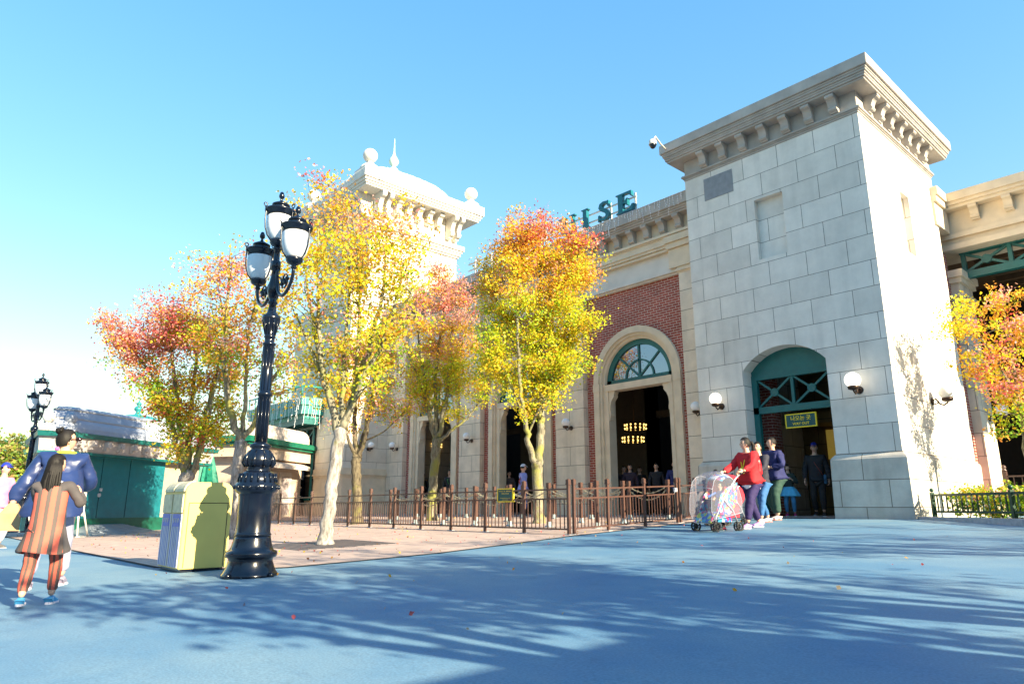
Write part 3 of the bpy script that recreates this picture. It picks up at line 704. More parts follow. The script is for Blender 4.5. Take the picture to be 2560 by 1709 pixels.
mb.build('border', m_yellow, sg)
text_mesh('나오는 곳', .125, (sx, ysn - .004, sz + .055), (math.pi / 2, 0, 0), 'lettering', m_yellow, sg, bold=True)
text_mesh('WAY OUT', .085, (sx, ysn - .004, sz - .07), (math.pi / 2, 0, 0), 'lettering', m_yellow, sg, bold=True)
mb = MB()
for x in (sx - .28, sx + .28): mb.tube([(x, ysn + .015, sz + .16), (x, ysn + .015, 2.25)], .006, 6)
mb.build('hanger', m_black, sg)

# ---- chandelier inside the near arch, green exit lights ----
def chandelier(cx, cy, zt, label, n=9):
    o = thing('chandelier', label, 'chandelier', (cx, cy, zt), 'bulb ring chandeliers inside the arcade')
    for (dz, r, dx) in ((0, .34, .06), (-.42, .34, -.06)):
        mb = MB()
        for zz in (dz + .06, dz - .06):
            P = [(cx + dx + r * math.cos(a), cy + r * math.sin(a), zt + zz) for a in [2 * math.pi * i / 24 for i in range(25)]]
            mb.tube(P, .012, 6)
        mb.build('ring', m_bronze, o)
        mb = MB()
        for i in range(14):
            a = 2 * math.pi * i / 14
            for zz in (.06, -.06): mb.sphere((cx + dx + (r + .02) * math.cos(a), cy + (r + .02) * math.sin(a), zt + dz + zz), .026, 8, 6)
        mb.build('bulbs', m_bulb, o)
    mb = MB(); mb.tube([(cx, cy, zt + .1), (cx, cy, 8.2)], .015, 6); mb.tube([(cx - .1, cy, zt - .4), (cx + .1, cy, zt)], .01, 6); mb.build('hanging_rod', m_bronze, o)
p = onY(1585, 1067, 18.6); chandelier(p.x, p.y, p.z, 'double ring chandelier with lit bulbs inside the nearest arch')
p = onY(1083, 1114, 19.0); chandelier(p.x, p.y, p.z, 'double ring chandelier with lit bulbs inside the farthest arch')

# ------------------------------------------------------------------ trees
def leafmat(name):
    m, nt, b = newmat(name); L = nt.links.new
    at_ = node(nt, 'ShaderNodeAttribute'); at_.attribute_name = 'leaf_colour'
    b.inputs['Roughness'].default_value = .5; b.inputs['Specular IOR Level'].default_value = .35
    L(at_.outputs['Color'], b.inputs['Base Color'])
    tr = node(nt, 'ShaderNodeBsdfTranslucent'); L(at_.outputs['Color'], tr.inputs['Color'])
    mx = node(nt, 'ShaderNodeMixShader'); mx.inputs[0].default_value = .5
    L(b.outputs[0], mx.inputs[1]); L(tr.outputs[0], mx.inputs[2]); L(mx.outputs[0], nt.nodes['Material Output'].inputs['Surface'])
    return m
m_leaf = leafmat('autumn_leaf')
def barkmat(name, c1, c2, moss, mo):
    m, nt, b = newmat(name); L = nt.links.new
    geo = node(nt, 'ShaderNodeNewGeometry')
    mp = node(nt, 'ShaderNodeMapping'); mp.inputs['Scale'].default_value = (14, 14, 3.5); L(geo.outputs['Position'], mp.inputs[0])
    n = node(nt, 'ShaderNodeTexNoise'); n.inputs['Scale'].default_value = 1.6; n.inputs['Detail'].default_value = 9; n.inputs['Roughness'].default_value = .7; L(mp.outputs[0], n.inputs['Vector'])
    cr = node(nt, 'ShaderNodeValToRGB'); L(n.outputs[0], cr.inputs[0])
    cr.color_ramp.elements[0].position = .38; cr.color_ramp.elements[0].color = (*c1, 1); cr.color_ramp.elements[1].position = .58; cr.color_ramp.elements[1].color = (*c2, 1)
    n2 = node(nt, 'ShaderNodeTexNoise'); n2.inputs['Scale'].default_value = 3.0; n2.inputs['Detail'].default_value = 6; L(geo.outputs['Position'], n2.inputs['Vector'])
    r = node(nt, 'ShaderNodeMapRange'); r.inputs[1].default_value = mo; r.inputs[2].default_value = mo + .15; L(n2.outputs[0], r.inputs[0])
    mi = node(nt, 'ShaderNodeMix', data_type='RGBA'); L(r.outputs[0], mi.inputs[0]); L(cr.outputs[0], mi.inputs[6]); mi.inputs[7].default_value = (*moss, 1)
    L(mi.outputs[2], b.inputs['Base Color']); b.inputs['Roughness'].default_value = .9
    bp = node(nt, 'ShaderNodeBump'); bp.inputs['Strength'].default_value = .6; bp.inputs['Distance'].default_value = .02; L(n.outputs[0], bp.inputs['Height']); L(bp.outputs[0], b.inputs['Normal'])
    return m
m_bark_pale = barkmat('pale_bark', (.13, .115, .10), (.36, .335, .31), (.24, .23, .07), .60)
m_bark_moss = barkmat('mossy_bark', (.09, .078, .05), (.26, .24, .17), (.22, .215, .055), .46)
m_bark_dark = barkmat('dark_bark', (.04, .03, .02), (.16, .13, .08), (.20, .19, .05), .56)
YEL, ORA, RED, PNK, GRN, LIM, DRK = (.80, .58, .03), (.80, .40, .05), (.68, .14, .12), (.80, .38, .31), (.26, .44, .03), (.62, .66, .035), (.09, .18, .02)
def mix(cols, ws, r):
    t = r.random() * sum(ws)
    for c, w in zip(cols, ws):
        t -= w
        if t <= 0: return c
    return cols[-1]
def leaf_mesh(name, clusters, parent, nrng, size=.062, kind_mat=None):
    """clusters: list of (centre, sigma, count, colour); each leaf is a pointed, folded blade"""
    tot = sum(c[2] for c in clusters)
    cen = np.empty((tot, 3)); col = np.empty((tot, 3)); i = 0
    for (c, s, n, cl) in clusters:
        cen[i:i + n] = np.array(c) + nrng.normal(0, 1, (n, 3)) * s * np.array((1, 1, .75)); col[i:i + n] = cl; i += n
    col *= (1 + nrng.normal(0, .16, (tot, 1))); col *= (1 + nrng.normal(0, .10, (tot, 3))); col = np.clip(col, .005, .85)
    nrm = nrng.normal(0, 1, (tot, 3)); nrm[:, 2] += .5; nrm /= np.linalg.norm(nrm, axis=1)[:, None]
    t = nrng.normal(0, 1, (tot, 3)); t -= nrm * (t * nrm).sum(1)[:, None]; t /= np.linalg.norm(t, axis=1)[:, None]
    b = np.cross(nrm, t); sz = size * nrng.uniform(.6, 1.35, (tot, 1))
    lob = nrng.uniform(.35, .6, (tot, 1))
    # six-point lobed blade: stem, side lobes, tip
    P = np.stack([cen - t * sz * .55, cen + b * sz * lob - t * sz * .12 + nrm * sz * .12, cen + b * sz * .28 + t * sz * .22, cen + t * sz * .62, cen - b * sz * .28 + t * sz * .22, cen - b * sz * lob - t * sz * .12 + nrm * sz * .12], 1)
    k = 6
    me = bpy.data.meshes.new(name); me.vertices.add(tot * k); me.vertices.foreach_set('co', (P - np.array(parent['_o'])).reshape(-1).astype(np.float32))
    me.loops.add(tot * k); me.loops.foreach_set('vertex_index', np.arange(tot * k, dtype=np.int32))
    me.polygons.add(tot); me.polygons.foreach_set('loop_start', np.arange(0, tot * k, k, dtype=np.int32)); me.polygons.foreach_set('loop_total', np.full(tot, k, dtype=np.int32))
    a = me.attributes.new('leaf_colour', 'FLOAT_COLOR', 'POINT')
    cc = np.concatenate([np.repeat(col, k, 0), np.ones((tot * k, 1))], 1); a.data.foreach_set('color', cc.reshape(-1).astype(np.float32))
    me.materials.append(kind_mat or m_leaf); me.update(); me.validate()
    o = bpy.data.objects.new(name, me); C.objects.link(o); o.parent = parent; o['_o'] = list(parent['_o'])
    return o
def smooth_path(P, n=4):
    out = []
    for i in range(len(P) - 1):
        p0, p1, p2, p3 = P[max(i - 1, 0)], P[i], P[i + 1], P[min(i + 2, len(P) - 1)]
        for k in range(n):
            t = k / n
            out.append(.5 * ((2 * p1) + (p2 - p0) * t + (2 * p0 - 5 * p1 + 4 * p2 - p3) * t * t + (3 * p1 - p0 - 3 * p2 + p3) * t ** 3))
    out.append(P[-1]); return out
def grow_tree(name, label, base, trunk, limbs, lobes, colour, bark, seed, group, limb_bark=None, density=1.0, leaf=.062, csig=.11, per=16, twigs=1.0, cat='tree', flare=1.5):
    """trunk: [(point, radius)], limbs: list of [(point, radius)], lobes: [(centre, radius, weight)]"""
    r = random.Random(seed); nr = np.random.default_rng(seed)
    o = thing(name, label, cat, tuple(base), group)
    mb = MB()
    def path(pr, wob=.02):
        P = smooth_path([Vector(p) for p, _ in pr], 5); rad = []
        n = len(pr)
        for i in range(len(P)):
            t = i / (len(P) - 1) * (n - 1); k = min(int(t), n - 2); rad.append(pr[k][1] + (pr[k + 1][1] - pr[k][1]) * (t - k))
        P = [p + Vector((r.gauss(0, 1), r.gauss(0, 1), 0)) * min(wob, rad[i] * .35) for i, p in enumerate(P)]
        return P, rad
    P, rad = path(trunk, .012)
    rad[0] *= flare; rad[1] *= 1 + (flare - 1) * .4
    mb.tube(P, rad, 14); mb.build('trunk', bark, o)
    nodes = [(p, ra) for p, ra in zip(P, rad)][len(P) // 2:]
    mb = MB(); nodes2 = []
    for lm in limbs:
        P, rad = path(lm, .03); mb.tube(P, rad, 8); nodes2 += list(zip(P, rad))
    allp = nodes2 or nodes
    cl = []
    arr = np.array([tuple(p) for p, _ in allp])
    for (c, rad_, w) in lobes:
        c = Vector(c); nt_ = max(2, int(w * twigs * 15 * (rad_ / .5) ** 2))
        for _ in range(nt_):
            while True:
                d = Vector((r.uniform(-1, 1), r.uniform(-1, 1), r.uniform(-1, 1)))
                if d.length <= 1: break
            d = d.normalized() * d.length ** .6
            e = c + d * rad_
            low = arr[:, 2] < e.z - .08
            dd = np.linalg.norm(arr - np.array(e), axis=1) + np.where(low, 0, 1.2)
            k = int(dd.argmin()); s, sr = allp[k]
            m_ = s.lerp(e, .5) + Vector((r.uniform(-1, 1), r.uniform(-1, 1), r.uniform(-.3, .8))) * .10 * (e - s).length
            tp = smooth_path([s, m_, e], 3); rr = min(sr * .5, .016)
            mb.tube(tp, [rr + (.003 - rr) * i / (len(tp) - 1) for i in range(len(tp))], 5, cap=False)
            ncl = 3 + int(3 * r.random())
            for q in range(ncl):
                f = r.uniform(.35, 1.05) if (e - s).length > .5 else r.uniform(.6, 1.1)
                p = s.lerp(m_, f * 2) if f < .5 else m_.lerp(e, f * 2 - 1)
                p = p + Vector((r.gauss(0, 1), r.gauss(0, 1), r.gauss(0, .8))) * .10
                n = int(per * density * r.uniform(.5, 1.5))
                if n > 0: cl.append((tuple(p), csig * r.uniform(.7, 1.3), n, colour(p, r)))
    mb.build('limbs', limb_bark or bark, o)
    leaf_mesh('crown', cl, o, nr, leaf)
    return o
def ptree(name, label, bu, bv, D, trunk, limbs, lobes, colour, bark, seed, group, spread=.9, **k):
    r = random.Random(seed + 99)
    base = plane(bu, bv, D)
    tr = [(plane(u, v, D), ra) for u, v, ra in trunk]
    lm = []
    for L_ in limbs:
        a = r.uniform(-1, 1); n = len(L_)
        lm.append([(plane(u, v, D) + _fh * (a * spread * .7 * (i / max(n - 1, 1))), ra) for i, (u, v, ra) in enumerate(L_)])
    lb = []
    for (u, v, px) in lobes:
        rad_ = px / _f * D * 1.02
        for kk in range(2):
            lb.append((plane(u + r.uniform(-.25, .25) * px, v + r.uniform(-.2, .2) * px, D) + _fh * (r.uniform(-1, 1) * spread), rad_ * r.uniform(.85, 1.05), .5))
    return grow_tree(name, label, base, tr, lm, lb, colour, bark, seed, group, **k)
TG = 'autumn maples along the arcade'
def Dof(x, y): return Vector((x, y, 0)).dot(_fh)
def px_of(p):
    z = p.dot(_fw); return 1280 + _f * p.dot(_rt) / z, 854.5 - _f * p.dot(_up) / z
# big maple in front, pale trunk
def c1(p, r):
    u, v = px_of(p); t = (v - 450) / 550
    if t < .25: return mix([ORA, PNK, YEL, RED], [4, 3, 4, .8], r)
    if t < .6: return mix([YEL, ORA, LIM, PNK, GRN], [5, 2.6, 3, 1.2, .6], r)
    return mix([YEL, ORA, LIM, GRN, PNK], [4, 1.6, 3.6, 1.6, .8], r)
D1 = Dof(-10.64, 5.48)
ptree('maple_tree', 'tallest yellow-orange maple with a forked pale trunk, standing in front of the fence', 812, 1362, D1,
      [(812, 1366, .125), (820, 1290, .105), (832, 1200, .10), (842, 1130, .105), (852, 1075, .11)],
      [[(848, 1085, .075), (822, 1000, .065), (800, 930, .05), (775, 820, .035), (748, 690, .022), (742, 560, .008)],
       [(850, 1085, .06), (812, 950, .05), (800, 850, .035), (797, 720, .025), (802, 560, .01)],
       [(856, 1070, .075), (880, 990, .07), (893, 930, .06), (925, 830, .045), (950, 710, .03), (957, 560, .010)],
       [(856, 1070, .05), (905, 960, .045), (960, 860, .035), (1000, 740, .02), (1040, 640, .008)],
       [(852, 1060, .05), (858, 950, .04), (865, 830, .03), (876, 700, .02), (870, 520, .006)],
       [(893, 930, .04), (900, 820, .03), (905, 690, .02), (890, 560, .006)],
       [(800, 930, .035), (768, 850, .025), (735, 780, .015), (715, 720, .006)],
       [(925, 830, .035), (985, 800, .022), (1040, 760, .01)]],
      [(795, 520, 62), (870, 505, 62), (760, 585, 55), (950, 545, 66), (1035, 560, 52), (850, 620, 82), (940, 640, 88), (1035, 640, 58), (765, 690, 72), (860, 745, 92), (960, 750, 92), (1030, 720, 58), (735, 800, 58), (830, 860, 76), (915, 860, 74), (1000, 850, 62), (722, 900, 36), (770, 930, 40), (950, 940, 48), (880, 940, 40)],
      c1, m_bark_pale, 11, TG, limb_bark=m_bark_moss, density=.62, per=31, leaf=.046, csig=.12)
# pale slim maple behind the street lamp
def c0(p, r):
    u, v = px_of(p)
    if v < 740: return mix([PNK, ORA, YEL, RED], [4, 3, 2, 1], r)
    if v < 880: return mix([ORA, YEL, PNK, LIM, RED], [4, 4, 2.5, 1, .8], r)
    return mix([YEL, ORA, GRN, LIM, RED], [3, 2.5, 2, 2, .8], r)
D0 = Dof(-14.46, 5.35)
ptree('maple_tree', 'thin pink and orange maple with a pale trunk standing behind the street lamp', 574, 1346, D0,
      [(574, 1350, .12), (585, 1260, .11), (596, 1160, .115), (604, 1100, .12)],
      [[(600, 1105, .08), (582, 1040, .07), (574, 960, .05), (578, 850, .04), (590, 740, .028), (600, 630, .008)],
       [(606, 1095, .07), (640, 1050, .055), (655, 980, .045), (690, 930, .03), (725, 880, .01)],
       [(602, 1095, .06), (615, 1000, .045), (620, 880, .03), (640, 760, .02), (655, 650, .006)],
       [(574, 960, .035), (545, 880, .025), (520, 800, .015), (500, 730, .006)],
       [(578, 850, .03), (550, 760, .02), (535, 680, .006)]],
      [(595, 660, 48), (535, 700, 50), (645, 690, 48), (500, 765, 46), (560, 780, 62), (640, 790, 62), (700, 770, 44), (540, 860, 48), (615, 870, 60), (690, 880, 48), (722, 925, 40), (650, 955, 42), (575, 930, 34), (705, 985, 26)],
      c0, m_bark_pale, 22, TG, limb_bark=m_bark_moss, density=.62, per=28, leaf=.048, csig=.12)
# leftmost red maple
def cL(p, r):
    u, v = px_of(p)
    if u < 430 and v < 900 or v < 800: return mix([RED, PNK, ORA, YEL], [3.5, 6, 2, 1], r)
    if v < 960: return mix([ORA, YEL, RED, GRN, LIM, PNK], [3, 3, 1.6, 2.6, 2.2, 1.5], r)
    return mix([GRN, LIM, YEL, ORA, RED], [3, 3, 3, 2.4, 1.2], r)
DL = Dof(-16.2, 4.93)
ptree('maple_tree', 'leftmost maple, red and pink topped, beside the teal kiosk', 450, 1346, DL,
      [(448, 1350, .17), (452, 1280, .15), (460, 1220, .15), (468, 1185, .155)],
      [[(464, 1190, .09), (448, 1140, .075), (430, 1060, .055), (395, 960, .035), (340, 880, .02), (300, 830, .008)],
       [(466, 1190, .08), (455, 1100, .06), (445, 980, .045), (430, 860, .03), (400, 760, .008)],
       [(470, 1190, .08), (468, 1090, .06), (470, 970, .045), (475, 850, .03), (470, 740, .008)],
       [(474, 1195, .085), (495, 1110, .06), (508, 1010, .045), (530, 900, .03), (550, 800, .008)],
       [(474, 1195, .06), (515, 1090, .045), (540, 990, .03), (575, 900, .01)],
       [(430, 1060, .035), (380, 1000, .022), (330, 940, .01)]],
      [(330, 830, 50), (395, 790, 58), (450, 775, 52), (500, 790, 50), (345, 900, 50), (410, 870, 68), (480, 870, 68), (540, 850, 50), (400, 960, 58), (460, 970, 66), (530, 960, 56), (430, 1050, 46), (490, 1060, 50), (540, 1060, 34), (310, 870, 30), (570, 900, 34), (560, 1010, 30), (455, 1110, 24), (525, 1100, 22)],
      cL, m_bark_pale, 33, TG, limb_bark=m_bark_moss, density=.95, per=34, leaf=.049, csig=.135)
# maple right behind the big one
def c2(p, r): return mix([ORA, YEL, LIM, PNK, GRN], [4, 3.5, 1.6, 1.6, 1], r)
D2 = Dof(-18.2, 10.36)
ptree('maple_tree', 'slim dark trunked orange maple inside the fence, just behind the big pale trunk', 893, 1310, D2,
      [(893, 1314, .16), (892, 1230, .135), (890, 1170, .14), (893, 1140, .15)],
      [[(893, 1145, .085), (885, 1060, .07), (880, 960, .05), (870, 860, .02)], [(896, 1140, .085), (915, 1050, .06), (930, 950, .045), (938, 860, .02)],
       [(898, 1145, .07), (925, 1060, .05), (950, 980, .03), (975, 900, .012)], [(890, 1150, .06), (865, 1070, .04), (850, 990, .02)], [(915, 1100, .03), (960, 1080, .02), (1005, 1040, .01), (1025, 1018, .006)]],
      [(870, 900, 50), (930, 880, 52), (985, 930, 44), (850, 980, 40), (905, 990, 40), (965, 1000, 32), (1000, 1040, 24), (1015, 1020, 18), (870, 1050, 24)],
      c2, m_bark_dark, 44, TG, density=.85, per=29, leaf=.053, csig=.135)
# pink-topped maple
def c3(p, r):
    u, v = px_of(p)
    if v < 800: return mix([PNK, RED, ORA, YEL], [7, .6, 1.5, 1], r)
    if v < 900: return mix([ORA, YEL, PNK, LIM], [3.5, 4, 2, 1], r)
    return mix([YEL, LIM, GRN, ORA], [4, 5, 1.4, 1], r)
D3 = Dof(-17.6, 12.5)
ptree('maple_tree', 'pink topped maple inside the fence in front of the farthest arch', 1082, 1300, D3,
      [(1078, 1304, .16), (1082, 1230, .135), (1088, 1150, .14), (1092, 1095, .15)],
      [[(1090, 1100, .085), (1075, 1040, .07), (1062, 940, .05), (1050, 860, .03), (1040, 770, .01)], [(1092, 1095, .08), (1088, 1000, .06), (1090, 900, .05), (1105, 780, .035), (1110, 680, .01)],
       [(1096, 1095, .085), (1110, 1030, .07), (1122, 940, .055), (1130, 830, .04), (1150, 740, .012)], [(1098, 1105, .06), (1130, 1072, .045), (1165, 1045, .035), (1190, 1010, .025), (1205, 970, .01)],
       [(1075, 1040, .04), (1050, 960, .03), (1020, 880, .012)], [(1122, 940, .035), (1150, 880, .02), (1180, 820, .01)]],
      [(1108, 685, 50), (1070, 740, 48), (1140, 745, 48), (1040, 820, 48), (1095, 830, 52), (1150, 830, 48), (1050, 910, 48), (1110, 920, 52), (1160, 910, 44), (1075, 990, 42), (1130, 985, 44), (1180, 965, 38), (1205, 985, 26), (1040, 970, 30), (1185, 880, 36)],
      c3, m_bark_moss, 55, TG, density=.75, per=31, leaf=.053, csig=.135)
# dense maple in front of the middle arch
def c4(p, r):
    u, v = px_of(p)
    if v < 620: return mix([ORA, RED, PNK, YEL], [4.5, 3.2 if u > 1320 else 1, 2.5, 1.6], r)
    if v < 740: return mix([YEL, ORA, PNK, LIM], [4.5, 4.2, 1, 1.6], r)
    return mix([YEL, LIM, GRN, ORA], [5, 6, 1.2, .5], r)
D4 = Dof(-12.54, 12.15)
ptree('maple_tree', 'dense round maple with orange top and yellow-green skirt in front of the middle arch', 1347, 1310, D4,
      [(1347, 1316, .15), (1346, 1250, .13), (1344, 1180, .135), (1343, 1150, .145)],
      [[(1338, 1165, .085), (1322, 1110, .075), (1312, 1050, .06), (1300, 980, .05), (1295, 880, .04), (1290, 760, .03), (1285, 640, .01)],
       [(1346, 1160, .11), (1350, 1090, .10), (1355, 1030, .09), (1352, 930, .065), (1350, 800, .045), (1352, 680, .03), (1350, 580, .01)],
       [(1352, 1045, .05), (1370, 980, .045), (1400, 880, .035), (1430, 770, .025), (1460, 680, .01)], [(1312, 1050, .04), (1275, 960, .03), (1240, 880, .02), (1215, 800, .008)],
       [(1318, 1090, .03), (1345, 1030, .028), (1360, 1000, .02)], [(1352, 800, .03), (1400, 720, .02), (1450, 640, .008)], [(1295, 880, .03), (1250, 770, .02), (1225, 680, .008)]],
      [(1300, 575, 52), (1360, 570, 54), (1245, 620, 50), (1310, 640, 66), (1390, 625, 62), (1460, 640, 54), (1225, 690, 50), (1290, 720, 70), (1370, 710, 72), (1440, 710, 58), (1240, 790, 58), (1310, 800, 72), (1390, 800, 70), (1440, 810, 46), (1215, 870, 44), (1280, 880, 62), (1360, 880, 66), (1430, 880, 52), (1260, 950, 42), (1320, 960, 46), (1390, 950, 46), (1350, 1000, 28), (1300, 1010, 26), (1500, 675, 26), (1495, 815, 20), (1440, 930, 34), (1380, 1010, 22), (1205, 940, 28)],
      c4, m_bark_moss, 66, TG, density=.70, per=37, leaf=.053, csig=.135)
# Japanese maple by the portico
def cR(p, r):
    u, v = px_of(p)
    if v > 1010: return mix([LIM, GRN, YEL, ORA], [3, 3, 2, 2], r)
    if u < 2430: return mix([YEL, LIM, ORA], [5, 4, 1], r)
    return mix([ORA, PNK, YEL, LIM, RED], [4, 3, 3, 2, 1.2], r)
DR_ = Dof(-3.75, 16.7)
ptree('japanese_maple', 'small Japanese maple with red, orange and yellow layers behind the hedge', 2590, 1300, DR_,
      [(2590, 1305, .07), (2575, 1200, .06), (2562, 1080, .055)],
      [[(2562, 1085, .04), (2530, 1000, .03), (2490, 930, .02), (2430, 850, .012), (2385, 800, .004)], [(2562, 1085, .04), (2545, 950, .03), (2535, 850, .02), (2520, 740, .005)], [(2562, 1085, .04), (2580, 960, .03), (2610, 850, .02), (2640, 740, .006)], [(2530, 1000, .02), (2480, 980, .012), (2440, 950, .005)]],
      [(2400, 765, 30), (2440, 780, 38), (2500, 755, 40), (2550, 730, 42), (2390, 830, 28), (2450, 850, 44), (2520, 830, 48), (2570, 820, 48), (2460, 920, 42), (2530, 920, 48), (2590, 900, 50), (2480, 990, 36), (2540, 1000, 44), (2430, 900, 26), (2600, 1000, 40), (2540, 1060, 24)],
      cR, m_bark_moss, 77, 'small maple at the portico', density=1.0, per=26, leaf=.048, csig=.09, spread=.55, cat='tree')
# trees on the sunny side of the plaza, whose shade falls across it
def plaza_tree(x, y, h, rad, seed, label, dens=1.0, col=None):
    r = random.Random(seed); z = g(x, y); B = Vector((x, y, z))
    top = B + Vector((r.uniform(-.2, .2), r.uniform(-.2, .2), h * .36))
    lm, lb = [], []
    for i in range(7):
        a = i * 0.9 + r.uniform(-.3, .3); q = rad * r.uniform(.5, .95); e = B + Vector((math.cos(a) * q, math.sin(a) * q, h * r.uniform(.6, .97)))
        m_ = top.lerp(e, .5) + Vector((0, 0, .25)); lm.append([(top, .07), (m_, .045), (e, .01)])
        lb.append((e, rad * .46, 1.0)); lb.append((m_ + Vector((r.uniform(-.5, .5), r.uniform(-.5, .5), .2)), rad * .38, .7))
    grow_tree('plaza_tree', label, B, [(B, .16), (B.lerp(top, .5), .12), (top, .12)], lm, lb, col or (lambda p, q: mix([YEL, ORA, RED, LIM], [3, 3, 2, 2], q)), m_bark_pale, seed, 'plaza trees beyond the sunny side', density=dens, per=12, leaf=.085, csig=.15, twigs=.26)
for a in [(3.6, 4.9, 5.4, 1.6, 201, .8), (5.2, 9.4, 6.2, 1.9, 202, .4), (2.5, 2.55, 4.1, 1.1, 205, .9), (4.2, 3.9, 4.9, 1.3, 208, .9), (6.2, 5.6, 7.0, 1.6, 209, .5), (9.0, 12.2, 6.6, 1.9, 204, .4)]:
    plaza_tree(*a[:5], 'autumn maple of the plaza, out of view on the sunny side', dens=a[5])
# the shop block on the sunny side that shades the near pavement
sb = thing('shop_building', 'low cream shop building out of view on the sunny side', 'building', (8, -2, -.6))
mb = MB(); mb.box(4.6, 12, -9, 3.72, -.8, 2.3); SB = mb.build('wall', M('shop_wall', (.5, .46, .4), .8), sb)
mb = MB(); mb.box(4.4, 12.2, -9.2, 3.85, 2.3, 2.45); mb.build('roof', m_cornice, sb)
for i in range(3):
    mb = MB(); mb.box(4.56, 4.60, -7.5 + i * 3.4, -5.4 + i * 3.4, .2, 2.2); mb.build('window', m_glass, sb)
for (nm, x0, x1, y0, y1, h) in (('sunny', 46, 58, -60, 70, 18), ('rear', -50, 36, -40, -30, 11)):  # unseen blocks added to cut horizon sky light and deepen the plaza shade
    o = thing('sky_blocker', 'unseen building block added behind the camera to cut low sky light' if nm == 'rear' else 'unseen building block added on the sunny side to cut low sky light', 'building', ((x0 + x1) / 2, (y0 + y1) / 2, -.7))
    mb = MB(); mb.box(x0, x1, y0, y1, -1, h - .8); mb.build('wall', MATS['shop_wall'], o)
    mb = MB(); mb.box(x0 - .4, x1 + .4, y0 - .4, y1 + .4, h - .8, h); mb.build('roof', m_cornice, o)
# ------------------------------------------------------------------ far left: clipped evergreen and the garden behind
def far_bush(c, rx, rz, seed, label):
    o = thing('garden_tree', label, 'tree', (c[0], c[1], g(c[0], c[1])), 'garden trees far left'); nr = np.random.default_rng(seed); r = random.Random(seed)
    mb = MB(); mb.tube([(c[0], c[1], g(c[0], c[1])), (c[0], c[1], c[2])], [.25, .15], 8); mb.build('trunk', m_bark_dark, o)
    cl = []
    for i in range(900):
        d = Vector((r.gauss(0, 1), r.gauss(0, 1), r.gauss(0, 1))).normalized() * r.uniform(.75, 1.0)
        d.z = abs(d.z) * 1.0 - .25
        p = (c[0] + d.x * rx * (1 + .12 * math.sin(9 * d.y)), c[1] + d.y * rx, c[2] + d.z * rz * (1 + .1 * math.sin(8 * d.x)))
        cl.append((p, .22, 12, mix([(.32, .40, .05), (.20, .30, .05), (.38, .36, .10), (.10, .26, .16), (.45, .30, .12)], [4, 3, 3, 1.4, 1.2], r)))
    leaf_mesh('crown', cl, o, nr, .16)
p = at(40, 1200, 36); far_bush((p.x, p.y, p.z + .2), 3.0, 2.6, 301, 'round clipped bright green tree behind the far street lamp')
p = at(-40, 1225, 34); far_bush((p.x, p.y, p.z - .3), 2.4, 2.2, 302, 'round clipped bright green tree cut by the left edge')
p = at(110, 1250, 38); far_bush((p.x, p.y, p.z - .6), 2.2, 2.0, 303, 'low clipped shrub beside the teal kiosk')
# ------------------------------------------------------------------ hedge, green rail fence and kerb at the portico
kd = Vector((1.95, -1.72, 0)).normalized(); kn = Vector((-kd.y, kd.x, 0)) * -1
if kn.y < 0: kn = -kn
k0 = Vector((-4.98, 15.55, 0))
mb = MB(); mb.obox(k0 + kd * 5 + Vector((0, 0, -.36)), kd, kn, (0, 0, 1), 5.0, .11, .18); struct(mb.build('kerb', M('kerb_stone', (.42, .42, .42), .8, var=.2, scale=12, bump=.2), bevel=.012))
mb = MB()
pts = [k0 + kn * .1, k0 + kd * 10 + kn * .1, k0 + kd * 10 + kn * 6, k0 + kn * 6]
mb.prism([Vector((p.x, p.y, -.30)) for p in pts], (0, 0, .10)); struct(mb.build('planting_bed', M('soil', (.06, .04, .025), .95, var=.3, scale=20)))
gf = thing('green_fence', 'low dark green metal fence in front of the clipped hedge', 'fence', tuple(k0 + Vector((0, 0, -.2))))
f0 = k0 + kn * .22 + kd * .05
mb = MB()
for z, h in ((.235, .022), (-.085, .02)): mb.obox(f0 + kd * 4.5 + Vector((0, 0, z)), kd, kn, (0, 0, 1), 4.5, .018, h)
mb.build('rail', M('dark_green_paint', (.012, .055, .03), .4), gf)
for i in range(5):
    p = f0 + kd * (i * 2.2); mb = MB(); mb.obox(p + Vector((0, 0, .02)), kd, kn, (0, 0, 1), .032, .032, .27); mb.sphere(p + Vector((0, 0, .335)), .042, 12, 8); mb.build('post', MATS['dark_green_paint'], gf)
for q in range(4):
    mb = MB()
    for i in range(1, 15): mb.obox(f0 + kd * (q * 2.2 + i * .147) + Vector((0, 0, .075)), kd, kn, (0, 0, 1), .011, .011, .155)
    mb.build('picket_panel', MATS['dark_green_paint'], gf)
hg = thing('hedge', 'low clipped hedge with yellow and pink autumn tips behind the green fence', 'hedge', tuple(k0 + kn * .8 + Vector((0, 0, -.2))))
r = random.Random(5); cl = []
for i in range(1500):
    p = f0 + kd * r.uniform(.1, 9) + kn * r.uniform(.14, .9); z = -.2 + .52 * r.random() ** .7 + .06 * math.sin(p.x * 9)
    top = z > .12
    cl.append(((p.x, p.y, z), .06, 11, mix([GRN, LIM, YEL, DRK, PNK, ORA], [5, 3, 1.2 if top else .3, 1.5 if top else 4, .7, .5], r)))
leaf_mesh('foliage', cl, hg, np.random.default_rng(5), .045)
mb = MB()
for i in range(28):
    p = f0 + kd * (.3 + i * .3) + kn * .5
    for q in range(3): mb.tube([p + Vector((0, 0, -.22)), p + Vector((r.uniform(-.2, .2), r.uniform(-.2, .2), .2))], .008, 4)
mb.build('stems', m_bark_dark, hg)
rl = thing('portico_railing', 'brown metal railing across the portico entrance behind the maple', 'railing', (-4.3, 21.0, -.25))
mb = MB()
for z in (.72, .48): mb.box(-4.6, 5, 20.48, 20.52, z, z + .04)
mb.build('rail', m_brown, rl)
